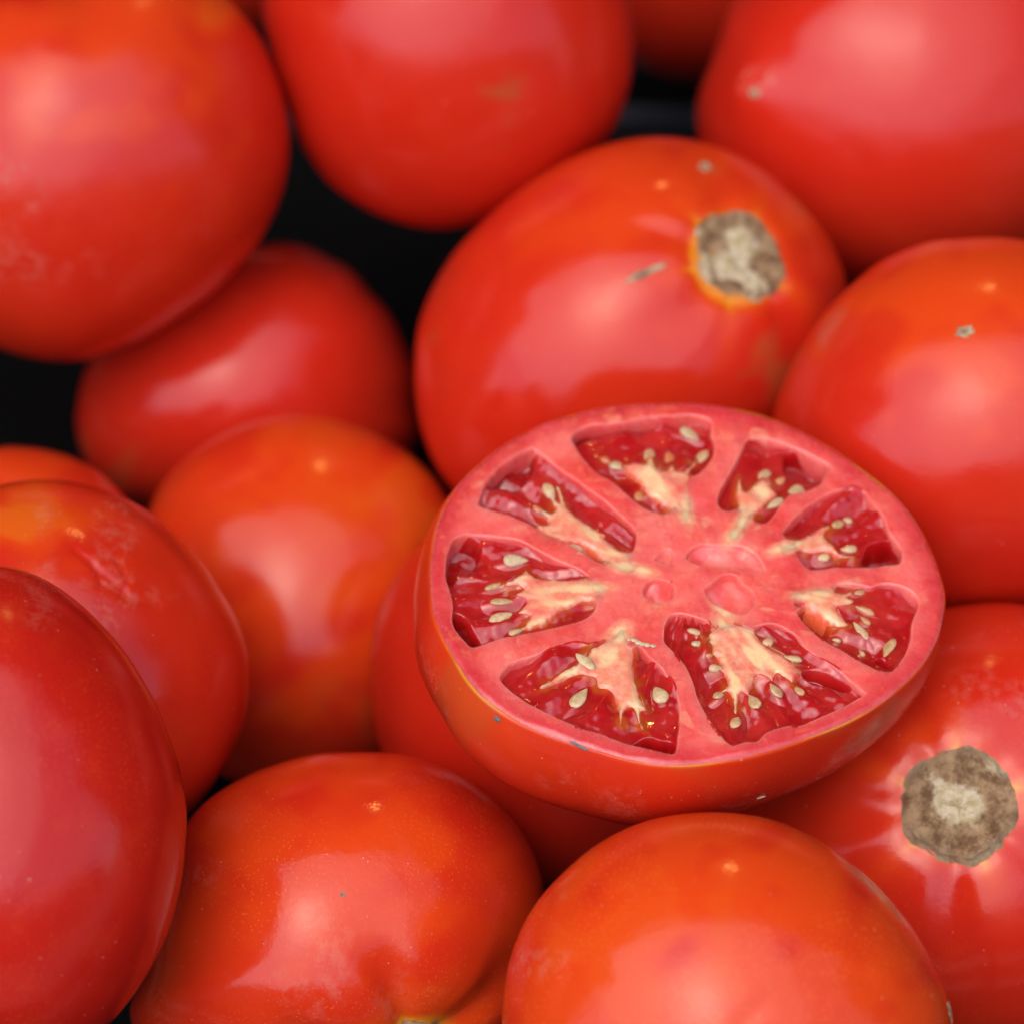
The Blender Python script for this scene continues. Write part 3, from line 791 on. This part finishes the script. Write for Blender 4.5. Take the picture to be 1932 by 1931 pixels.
SEEDS = [  # zoom, round end, pointed end, width, lift (mm), amber tint, pale
 (Z1, 830, 450, 940, 640, 125, .55, .1, .2), (Z1, 1080, 1115, 1250, 1170, 110, .5, .1, .5), (Z1, 690, 700, 860, 790, 70, .0, .7, 0),
 (Z2, 500, 550, 680, 630, 140, .6, .05, .5), (Z2, 960, 400, 930, 590, 120, .5, .25, .3), (Z2, 1180, 420, 1180, 600, 110, .05, .8, 0), (Z2, 1600, 410, 1460, 570, 125, .5, .15, .3), (Z2, 1290, 170, 1540, 270, 165, .9, 0, .4), (Z2, 780, 920, 920, 960, 140, .05, .7, 0), (Z2, 400, 490, 520, 540, 100, -.1, .8, 0),
 (Z3, 960, 470, 820, 620, 150, .6, .05, .2), (Z3, 1430, 690, 1200, 790, 165, .7, .05, .3), (Z3, 1150, 840, 920, 1000, 120, .7, .0, .8), (Z3, 1170, 580, 1000, 680, 100, .05, .55, 0),
 (Z4, 970, 440, 790, 550, 120, .6, .1, 0), (Z4, 1100, 420, 960, 410, 110, .4, .05, .4), (Z4, 1150, 800, 910, 820, 115, .45, .15, .3), (Z4, 800, 940, 590, 910, 125, .6, .05, .1),
 (Z5, 1250, 490, 1000, 400, 85, .5, .3, 0), (Z5, 1190, 610, 1070, 510, 85, .4, .35, 0), (Z5, 1180, 800, 980, 600, 105, .4, .1, .3), (Z5, 1460, 770, 1350, 1000, 135, .5, .15, 0), (Z5, 1130, 230, 970, 270, 70, .3, .3, 0), (Z5, 850, 800, 740, 780, 60, .4, .1, .6), (Z5, 1110, 960, 1070, 910, 60, .2, .3, .3),
 (Z6, 310, 360, 450, 340, 72, .65, 0, .8), (Z6, 275, 220, 465, 268, 60, .5, .15, .4), (Z6, 465, 570, 590, 565, 80, .4, .15, .5), (Z6, 970, 305, 1010, 380, 100, .4, .2, .2), (Z6, 1290, 495, 1120, 470, 78, .6, .05, .2), (Z6, 1110, 810, 1000, 690, 105, .45, .1, .3), (Z6, 900, 930, 820, 790, 100, .45, .1, .2), (Z6, 1300, 800, 1200, 700, 70, .3, .25, 0), (Z6, 510, 830, 610, 760, 75, .4, .25, .3), (Z6, 690, 1090, 720, 960, 95, .4, .2, .3), (Z6, 430, 460, 510, 455, 55, .1, .6, 0),
 (Z7, 980, 395, 790, 235, 115, 1.2, 0, .4), (Z7, 755, 730, 905, 575, 145, 1.0, 0, .3), (Z7, 1640, 700, 1540, 550, 150, 1.0, 0, .3),
 (Z8, 740, 345, 1025, 330, 140, .9, 0, .5), (Z8, 540, 650, 770, 590, 75, .5, .15, 0), (Z8, 600, 780, 870, 770, 110, .45, .1, 0), (Z8, 590, 1000, 850, 920, 130, .4, .1, .2), (Z8, 800, 1160, 960, 1100, 80, .5, .15, .2),
]
EMPTY = [
 (Z4, 4.5, [(1560,690),(1620,730),(1700,860),(1710,1040),(1480,1075),(1290,1085),(1215,1030),(1240,900),(1290,770),(1430,720)]),
 (Z7, 5.0, [(1325,1110),(1380,1055),(1480,1025),(1600,1045),(1705,1060),(1760,1200),(1500,1180)]),
 (Z7, 4.0, [(1340,180),(1400,170),(1500,285),(1420,285),(1355,285)]),
 (Z8, 3.5, [(90,300),(200,100),(480,150),(500,300),(430,450),(280,500),(100,520)]),
 (Z8, 4.0, [(180,930),(330,940),(400,1060),(500,1180),(560,1290),(400,1340),(260,1220)]),
 (Z3, 3.5, [(1180,260),(1460,290),(1780,450),(1680,630),(1500,640),(1300,590),(1180,500),(1150,400)]),
 (Z1, 3.0, [(560,80),(700,30),(740,180),(620,380),(400,450),(190,470),(300,270)]),
 (Z5, 3.5, [(1265,985),(1330,1010),(1440,1100),(1410,1150),(1300,1080)]),
 (Z6, 2.2, [(1290,590),(1400,560),(1640,660),(1700,720),(1440,690)]),
 (Z2, 2.5, [(60,320),(130,220),(500,140),(1000,60),(1000,130),(400,215),(130,320)]),
 (Z5, 2.0, [(330,500),(450,440),(620,560),(700,660),(640,800),(430,680)]),
]
CORE = [
 (Z9, 1.5, [(1070,670),(1150,590),(1280,490),(1430,490),(1500,580),(1600,660),(1660,770),(1600,900),(1500,960),(1380,920),(1250,860),(1130,790)]),
 (Z9, 2.0, [(340,680),(380,590),(480,545),(600,560),(690,610),(690,740),(640,790),(500,800),(390,770)]),
 (Z9, 0.75, [(850,270),(920,180),(1040,140),(1200,150),(1480,165),(1650,250),(1750,380),(1760,450),(1500,430),(1200,400),(980,370),(890,330)]),
 (Z9, 0.45, [(480,320),(560,220),(650,195),(700,250),(690,320),(600,360)]),
 (Z5, 0.6, [(290,400),(330,350),(400,350),(420,390),(380,440),(320,440)]),
]

# ---- distance fields on a raster of the cut plane
CELL, HALF_W = 0.13, 47.0
NG = int(2 * HALF_W / CELL) + 1
GX = -HALF_W + CELL * np.arange(NG)


def sdf_into(poly, arr, margin=5.0):
    """signed distance (negative inside) of a polygon, written into arr where smaller"""
    lo, hi = poly.min(0) - margin, poly.max(0) + margin
    i0, j0 = [max(0, int((c + HALF_W) / CELL)) for c in lo]; i1, j1 = [min(NG, int((c + HALF_W) / CELL) + 2) for c in hi]
    X, Y = np.meshgrid(GX[i0:i1], GX[j0:j1], indexing='ij'); sh = X.shape; X = X.ravel(); Y = Y.ravel()
    d2 = np.full(len(X), 1e9); ins = np.zeros(len(X), bool)
    A = poly; B = np.roll(poly, -1, axis=0)
    for (ax, ay), (bx, by) in zip(A, B):
        ex, ey = bx - ax, by - ay
        L = ex * ex + ey * ey + 1e-12
        t = np.clip(((X - ax) * ex + (Y - ay) * ey) / L, 0, 1)
        d2 = np.minimum(d2, (X - ax - t * ex) ** 2 + (Y - ay - t * ey) ** 2)
        if ay != by:
            ins ^= ((ay > Y) != (by > Y)) & (X < ex * (Y - ay) / (by - ay) + ax)
    d = np.sqrt(d2); d[ins] *= -1
    arr[i0:i1, j0:j1] = np.minimum(arr[i0:i1, j0:j1], d.reshape(sh))
    return (i0, i1, j0, j1)


def sample(arr, P):
    x = np.clip((P[:, 0] + HALF_W) / CELL, 0, NG - 1.001); y = np.clip((P[:, 1] + HALF_W) / CELL, 0, NG - 1.001)
    i = x.astype(int); j = y.astype(int); a = x - i; b = y - j
    return (arr[i, j] * (1 - a) + arr[i + 1, j] * a) * (1 - b) + (arr[i, j + 1] * (1 - a) + arr[i + 1, j + 1] * a) * b


BIG = 6.0
cav_all = np.full((NG, NG), BIG); plac_all = np.full((NG, NG), BIG); empty_f = np.zeros((NG, NG)); core_f = np.zeros((NG, NG)); core_e = np.full((NG, NG), BIG)
cav, plac, cpoly = {}, {}, {}
for k_ in CAV:
    cpoly[k_] = catmull(plane_mm(CAV[k_][1], CAV[k_][0]))
    cav[k_] = np.full((NG, NG), BIG); sdf_into(cpoly[k_], cav[k_]); cav_all = np.minimum(cav_all, cav[k_])
    plac[k_] = np.full((NG, NG), BIG); sdf_into(catmull(plane_mm(PLAC[k_][1], PLAC[k_][0]), 4), plac[k_]); plac_all = np.minimum(plac_all, plac[k_])
for (z, dep, pl) in EMPTY:
    e = np.full((NG, NG), BIG); sdf_into(catmull(plane_mm(pl, z), 4), e)
    empty_f = np.maximum(empty_f, dep * smooth01((0.25 - e) / 1.1))
for (z, dep, pl) in CORE:
    e = np.full((NG, NG), BIG); sdf_into(catmull(plane_mm(pl, z), 4), e)
    core_f = np.maximum(core_f, 1.7 * dep * smooth01((0.1 - e) / 0.35) * (0.75 + 0.25 * smooth01(-e / 2)))
    core_e = np.minimum(core_e, e)

rim = catmull(plane_mm(RIM), 4)
rim_c = rim.mean(0)
rth = np.arctan2(rim[:, 1] - rim_c[1], rim[:, 0] - rim_c[0]); rr_ = np.hypot(rim[:, 0] - rim_c[0], rim[:, 1] - rim_c[1])
o_ = np.argsort(rth); rth, rr_ = rth[o_], rr_[o_]


def rim_r(t):
    t = (t + math.pi) % (2 * math.pi) - math.pi
    return np.interp(t, rth, rr_, period=2 * math.pi)


# ridge pattern of the seed sacs: lobes that run from the core outwards
core_c = plane_mm([(1700, 1425)])[0]
seed_pts = []
for s_ in SEEDS:
    e = plane_mm([(s_[1], s_[2]), (s_[3], s_[4])], s_[0]); seed_pts.append(e)
wl1, wl2, wl3 = WaveNoise(50, 2, 1.35), WaveNoise(51, 2, 0.75), WaveNoise(52, 2, 3.2)
wf1, wf2, wf3 = WaveNoise(60, 2, 1.2), WaveNoise(61, 2, 4.0), WaveNoise(62, 2, 0.45)


BASE = {1: -1.85, 2: -1.75, 3: -1.5, 4: -1.45, 5: -1.25, 6: -0.95, 7: -0.85, 8: -1.5}
base_f = np.full((NG, NG), -1.5)
for k_ in CAV: base_f[cav[k_] < 1.2] = BASE[k_]


def gel_h(P, sc, sp):
    d = P - core_c; rr2 = np.hypot(d[:, 0], d[:, 1]); an = np.arctan2(d[:, 1], d[:, 0])
    q = np.stack([an * 22.0, rr2 * 0.28], 1)
    base = sample(base_f, P)
    h = base + 0.36 * wl1(q) + 0.18 * wl2(P) + 0.03 * wl3(P)
    for e in seed_pts:
        m = e.mean(0); ax = e[1] - e[0]; L = np.linalg.norm(ax); ax = ax / L
        r_ = P - m; u = r_ @ ax; v = r_ @ np.array([-ax[1], ax[0]])
        h = np.maximum(h, base + 0.55 + 0.1 * wl1(q) - 0.55 * ((u / (L * .75)) ** 2 + (v / 1.15) ** 2))
    h += 0.45 * np.exp(-np.maximum(-sc, 0) / 0.35)
    h += (-0.45 - base) * 0.75 * np.exp(-np.maximum(sp, 0) / 0.8) - 2.0 * smooth01((-sp - 0.1) / 0.5)
    return h - sample(empty_f, P)


half = tag(empty("half_tomato", (0.0, 0.0, -0.034)), "halved tomato lying cut side up, showing pink flesh, red jelly and pale seeds", "half tomato")
HOFF = np.array([0.0, 0.0, 0.034])


def to_world(P, h):
    return (P[:, :1] * CT + P[:, 1:2] * CU + h[:, None] * CN) * 1e-3 + HOFF


ROOTS = [(Z1, 1740, 1390), (Z1, 1600, 1230), (Z2, 1350, 1070), (Z2, 1360, 1190), (Z3, 470, 1395), (Z3, 610, 1190), (Z4, 200, 840), (Z4, 120, 870), (Z5, 600, 290), (Z5, 420, 330), (Z6, 680, 260), (Z6, 590, 190), (Z7, 1215, 110), (Z7, 1200, 30), (Z8, 1620, 690), (Z8, 1770, 670), (Z9, 100, 400), (Z9, 350, 450), (Z9, 1280, 910), (Z9, 1380, 50)]


def root_f(P):
    """pale yellow tissue where each placenta joins the core"""
    out = np.zeros(len(P))
    for (z, x, y) in ROOTS:
        c = plane_mm([(x, y)], z)[0]; ax = c - core_c; ax /= np.linalg.norm(ax)
        r_ = P - c; u = r_ @ ax; v = r_ @ np.array([-ax[1], ax[0]])
        out = np.maximum(out, np.exp(-(u / 3.0) ** 2 - (v / 1.5) ** 2))
    return out * 0.98


# ---- flesh: the whole cut face with its chambers
NT, NR = 1200, 300
tt = np.linspace(0, 2 * math.pi, NT, endpoint=False)
rho = np.linspace(0.004, 1.0, NR)
RR, TT = np.meshgrid(rho, tt, indexing='ij'); RR = RR.ravel(); TT = TT.ravel()
Rm = rim_r(TT)
FP = np.stack([rim_c[0] + RR * Rm * np.cos(TT), rim_c[1] + RR * Rm * np.sin(TT)], 1)
sc = sample(cav_all, FP); spl = sample(plac_all, FP)
edge_d = (1 - RR) * Rm
h = 0.03 * wf1(FP) + 0.012 * wf2(FP) + 0.10 * wf3(FP)
h -= 0.62 * np.clip(1 - edge_d / 1.1, 0, 1) ** 2
h -= sample(core_f, FP) * (1 + 0.22 * wl2(FP))
h -= 3.2 * smooth01((0.06 - sc) / 0.55) + 0.6 * smooth01(-sc / 3) + sample(empty_f, FP) * smooth01(-sc / 0.3) * 1.2
cols = np.zeros((len(FP), 3))
dc = FP - core_c; an_ = np.arctan2(dc[:, 1], dc[:, 0]); rc = np.hypot(dc[:, 0], dc[:, 1])
vein = WaveNoise(70, 2, 1.6)(np.stack([an_ * 9.0, rc * 0.35], 1)); vein2 = WaveNoise(71, 2, 2.2)(np.stack([an_ * 16.0, rc * 0.38], 1))
cols[:, 0] = (0.16 * smooth01((vein - 0.4) / 0.9) + 0.24 * smooth01((vein2 - 1.15) / 0.5)) * smooth01((edge_d - 1.5) / 2) * smooth01((rc - 5) / 8)
cols[:, 0] += 0.22 * smooth01((WaveNoise(72, 2, 0.8)(FP) - 0.5) / 0.9) * smooth01((14 - rc) / 6)
cols[:, 1] = np.exp(-((sc - 0.08) / 0.17) ** 2) + 0.8 * np.exp(-((sample(core_e, FP) - 0.1) / 0.3) ** 2) + 0.7 * np.exp(-((edge_d - 0.15) / 0.3) ** 2)
cols[:, 2] = smooth01(1 - (edge_d - 1.0) / 4.5) * (1 - smooth01(-sc / .5)) + smooth01(-sc / .8)
cols[:, 1] += 0.95 * smooth01(-sample(core_e, FP) / 0.6) * smooth01(0.6 + 0.5 * wf1(FP))
cols[:, 0] = np.maximum(cols[:, 0], root_f(FP) * smooth01((sc + 0.2) / 0.4))
cols = np.clip(cols, 0, 1)
i = np.arange(NR - 1)[:, None] * NT; j = np.arange(NT)[None]
q = np.stack([i + j, i + NT + j, i + NT + (j + 1) % NT, i + (j + 1) % NT], -1).reshape(-1, 4)
fv = to_world(FP, h)
mid = to_world(rim_c[None], np.array([h[:NT].mean()]))
fv = np.concatenate([fv, mid]); cols = np.concatenate([cols, cols[:1]])
mesh_obj("flesh", fv, q, M_FLESH, parent=half, cols=cols)

# ---- skin: the bowl below the cut
NS = 90
ss = np.concatenate([[-0.012, -0.006], np.linspace(0.0, 1.0, NS)])
SS, TS = np.meshgrid(ss, np.linspace(0, 2 * math.pi, 360, endpoint=False), indexing='ij'); SS = SS.ravel(); TS = TS.ravel()
s0 = np.clip(SS, 0, 1) * math.pi / 2
gr = np.cos(s0) ** 0.76 * (1 + 0.13 * np.sin(2 * s0) * np.clip(1 - s0 / 1.2, 0, 1) * (1 + 0.75 * np.cos(TS - math.pi * 1.1)))
gz = -0.48 - 36.0 * np.sin(s0) ** 1.04
lobe = WaveNoise(80, 2, 1.3)(np.stack([np.cos(TS) * 2, np.sin(TS) * 2], 1))
gr = gr * (1 + 0.012 * lobe * np.sin(2 * s0))
rim_s = rim_r(TS) + 0.02
inner = SS < 0
rad = np.where(inner, rim_s - 0.25 * (-SS / 0.012), rim_s * gr)
gz = np.where(inner, -0.44 + 0.03 * np.sin((SS + .012) / .012 * math.pi), gz)
SP = np.stack([rim_c[0] + rad * np.cos(TS), rim_c[1] + rad * np.sin(TS)], 1)
sv = to_world(SP, gz)
nS = 360
i = np.arange(len(ss) - 1)[:, None] * nS; j = np.arange(nS)[None]
q = np.stack([i + j, i + nS + j, i + nS + (j + 1) % nS, i + (j + 1) % nS], -1).reshape(-1, 4)
wv = sv - HOFF + np.array([0, 0, 0.0])
scol = np.zeros((len(SP), 3))
wS = WaveNoise(81, 3, 260.0)(wv)
scol[:, 0] = 0.26 * smooth01(1 - s0 / 0.5) * (0.6 + 0.5 * wS) * (0.45 + 0.55 * np.clip(-np.cos(TS - 0.6), 0, 1))
scol[:, 0] = np.maximum(scol[:, 0], (0.22 + 0.25 * wS) * (s0 < 0.004) + 0.25 * np.exp(-(s0 / 0.03) ** 2))
scol[:, 1] = 0.35 * smooth01((wS - 0.7) / 0.6)
scol[:, 2] = 0.28 * smooth01((WaveNoise(82, 3, 420.0)(wv) - 0.3) / 0.8) * smooth01((s0 - 0.05) / 0.2)
msk = skin_material("half_tomato_skin", 0.62, 0.3, 0.29, 3.0)
mesh_obj("skin", sv, q, msk, parent=half, cols=np.clip(scol, 0, 1))


def grid_patch(name, mask, hfun, cfun, mat, step=1):
    """mesh over the raster cells where the mask holds"""
    idx = np.full(mask.shape, -1, np.int64)
    c = mask[:-1, :-1] & mask[1:, :-1] & mask[1:, 1:] & mask[:-1, 1:]
    use = np.zeros_like(mask); use[:-1, :-1] |= c; use[1:, :-1] |= c; use[1:, 1:] |= c; use[:-1, 1:] |= c
    ii, jj = np.nonzero(use); idx[ii, jj] = np.arange(len(ii))
    P = np.stack([GX[ii], GX[jj]], 1)
    a, b = np.nonzero(c)
    q = np.stack([idx[a, b], idx[a + 1, b], idx[a + 1, b + 1], idx[a, b + 1]], 1)
    hh = hfun(P)
    return mesh_obj(name, to_world(P, hh), q, mat, parent=half, cols=cfun(P, hh))


wp1, wp2 = WaveNoise(90, 2, 1.5), WaveNoise(91, 2, 5.0)
for k_ in CAV:
    C_, Q_ = cav[k_], plac[k_]
    # placenta: flush with the cut inside the tongue, its flanks dive into the jelly
    def ph_(P):
        d = sample(Q_, P) + 0.03 * wp2(P); c = sample(C_, P)
        h_ = 0.03 * wf1(P) + 0.012 * wf2(P) + 0.10 * wf3(P) + 0.018
        h_ = h_ - 0.12 * smooth01((-c) / 2.0) * (1 + 0.3 * wp1(P))
        flank = np.maximum(d + 0.25, 0)
        h_ = h_ - 0.35 * smooth01((d + 1.1) / 1.1) * smooth01((-c) / 0.8)
        incav = smooth01((-c + 0.1) / 0.6)
        return h_ - flank * 1.9 * incav - 0.5 * np.maximum(d, 0) ** 2 - (1 - incav) * 0.05 * smooth01((d + 1.6) / 1.6)
    def pc_(P, hh):
        d = sample(Q_, P); c = sample(C_, P)
        col = np.zeros((len(P), 3))
        base = 0.70 + 0.13 * WaveNoise(92, 2, 1.0)(np.stack([P[:, 0], P[:, 1]], 1))
        root = smooth01((c + 0.5) / 2.5)
        base = base + 0.1 * root
        base = base + 0.12 * WaveNoise(93, 2, 2.0)(np.stack([np.arctan2(P[:, 1] - core_c[1], P[:, 0] - core_c[0]) * 18, np.hypot(P[:, 0] - core_c[0], P[:, 1] - core_c[1]) * 0.25], 1))
        fade = smooth01((-d) / 1.3)
        inside = smooth01((0.3 - c) / 0.8)
        col[:, 0] = np.clip(base, 0, 1) * (inside * np.clip(0.80 - 0.35 * d, .45, 1) + (1 - inside) * fade)
        col[:, 0] = np.maximum(col[:, 0], root_f(P) * np.maximum(fade, inside))
        al = 1 - 0.85 * smooth01((d + 0.55 + 0.15 * wp2(P)) / 0.9) * inside
        return np.concatenate([np.clip(col, 0, 1), al[:, None]], 1)
    grid_patch("placenta", (Q_ < 1.1) & ((C_ < 0.25) | (Q_ < 0.15)), ph_, pc_, M_FLESH)
    def gh_(P): return gel_h(P, sample(C_, P), sample(Q_, P))
    def gc_(P, hh):
        d = sample(Q_, P)
        col = np.zeros((len(P), 3))
        col[:, 0] = np.clip(np.exp(-np.maximum(d - 0.3, 0) / 0.8) * (0.7 + 0.35 * wp1(P)), 0, 1)
        for e in seed_pts:
            m = e.mean(0)
            if abs(m[0] - P[:, 0].mean()) < 15:
                col[:, 0] = np.maximum(col[:, 0], 0.55 * np.exp(-((P - m) ** 2).sum(1) / 2.2))
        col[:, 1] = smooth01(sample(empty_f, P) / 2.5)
        return np.clip(col, 0, 1)
    grid_patch("jelly", C_ < 0.55, gh_, gc_, M_GEL)

# ---- seeds
nu, nv = 20, 12
su, sv_ = np.meshgrid(np.linspace(0, 2 * math.pi, nu, endpoint=False), np.linspace(0.0, math.pi, nv), indexing='ij')
seed_faces = [(a * nv + b, ((a + 1) % nu) * nv + b, ((a + 1) % nu) * nv + b + 1, a * nv + b + 1) for a in range(nu) for b in range(nv - 1)]
x_ = -np.cos(sv_).ravel()                                 # -1 round end .. 1 pointed end
prof = (np.sqrt(np.clip(1 - x_ ** 2, 0, 1)) * (1 - 0.42 * x_ - 0.10 * x_ ** 2))
prof = prof / prof.max()
y_ = prof * np.cos(su).ravel(); z_ = prof * np.sin(su).ravel()
rs = np.random.RandomState(5)
for s_, e in zip(SEEDS, seed_pts):
    m = e.mean(0); ax = e[1] - e[0]; L = np.linalg.norm(ax)
    ax /= L
    if L < 1.5: L = 1.5
    wpx = plane_mm([(s_[1], s_[2]), (s_[1] + s_[5], s_[2])], s_[0]); w = np.linalg.norm(wpx[1] - wpx[0]) * 1.12
    w = 0.92 * min(max(w, 0.95), 0.86 * L + 0.4); L *= 0.94
    wob = 1 + 0.06 * np.sin(3 * x_ + rs.uniform(0, 6)) * np.cos(2 * su.ravel() + rs.uniform(0, 6))
    X, Y, Zz = x_ * L / 2 * wob, y_ * w / 2 * wob, z_ * 0.42 * wob
    tilt, roll = rs.uniform(-.22, .22), rs.uniform(-.35, .35)
    Y, Zz = Y * math.cos(roll) - Zz * math.sin(roll), Y * math.sin(roll) + Zz * math.cos(roll)
    X, Zz = X * math.cos(tilt) - Zz * math.sin(tilt), X * math.sin(tilt) + Zz * math.cos(tilt)
    g = gel_h(m[None], sample(cav_all, m[None]), sample(plac_all, m[None]))[0]
    inp = sample(plac_all, m[None])[0]
    if inp < -0.2: g = max(g, -0.35)
    P = m[None] + X[:, None] * ax + Y[:, None] * np.array([-ax[1], ax[0]])
    hh = g - 0.22 + s_[6] * 0.26 + Zz
    cc = np.zeros((len(P), 3)); cc[:, 0] = s_[7]; cc[:, 1] = s_[8] * 0.4
    mesh_obj("seed", to_world(P, hh), seed_faces, M_SEED, parent=half, cols=cc)
# crumbled bits of seed stuck on the flesh beside the front hollow
for (x, y, r) in ((1300, 120, 22), (1350, 125, 34), (1390, 150, 36), (1430, 165, 34), (1475, 172, 34), (1530, 180, 26)):
    e = plane_mm([(x, y), (x + r, y + r * .3)], Z7); L = np.linalg.norm(e[1] - e[0]) * 2.0
    P = e[:1] + np.stack([x_ * L / 2, y_ * L * 0.36], 1)
    cc = np.zeros((len(P), 3)); cc[:, 1] = 0.35
    mesh_obj("seed_crumb", to_world(P, 0.12 + z_ * 0.22), seed_faces, M_SEED, parent=half, cols=cc)

# ---- crumbs of dirt lying on the skin
def on_bowl(px, py):
    """first hit of a photo ray with the bowl of the half tomato"""
    r = ray(px, py); best = None
    Wv = (sv - HOFF + np.array([0, 0, 0.0]))
    d = Wv - CAM
    t = d @ r / (r @ r)
    dist = np.linalg.norm(d - t[:, None] * r, axis=1)
    k = np.argsort(dist)[:60]
    k = k[np.argmin(t[k] + dist[k] * 4)]
    nrm = Wv[k] - np.array([0, 0.0, 0.004]); nrm /= np.linalg.norm(nrm)
    return Wv[k], nrm


kc = plain("dry_dirt", (0.13, 0.135, 0.13, 1), 0.85); kc.coords()
kc.link(kc.mix(kc.noise(2500.0, 3.0), (0.05, 0.055, 0.055, 1), (0.30, 0.30, 0.28, 1)), kc.b.inputs["Base Color"])
kd = plain("dry_chaff", (0.55, 0.38, 0.24, 1), 0.8)


def crumb(name, px, py, a, b, c, ang, m, label):
    p, nrm = on_bowl(px, py)
    t = np.cross(nrm, [0, 0, 1.0]); t /= np.linalg.norm(t); u = np.cross(nrm, t)
    t, u = t * math.cos(ang) + u * math.sin(ang), -t * math.sin(ang) + u * math.cos(ang)
    rg = np.random.RandomState(int(px))
    bm = bmesh.new(); bmesh.ops.create_icosphere(bm, subdivisions=2, radius=1.0)
    for w in bm.verts:
        q_ = np.sign(w.co[:]) * np.abs(np.array(w.co[:])) ** 0.6 * (1 + rg.uniform(-.12, .12, 3))
        w.co = Vector(t * q_[0] * a + u * q_[1] * b + nrm * q_[2] * c)
    me = bpy.data.meshes.new(name); bm.to_mesh(me); bm.free(); me.materials.append(m)
    o = bpy.data.objects.new(name, me); COL.objects.link(o); o.location = p + nrm * c * 0.5
    tag(o, label, "crumb")


crumb("dirt_crumb", 938, 1352, 0.00062, 0.00042, 0.0003, 0.3, kc.m, "tiny square dark grey crumb on the skin just under the cut rim")
crumb("chaff_flake", 1439, 1509, 0.00075, 0.00018, 0.00015, 0.1, kd.m, "tiny pale flake low on the front skin of the cut half")
crumb("bark_shred", 1090, 1403, 0.0016, 0.00022, 0.0002, -0.25, kc.m, "thin brown shred clinging to the front rim of the cut half")
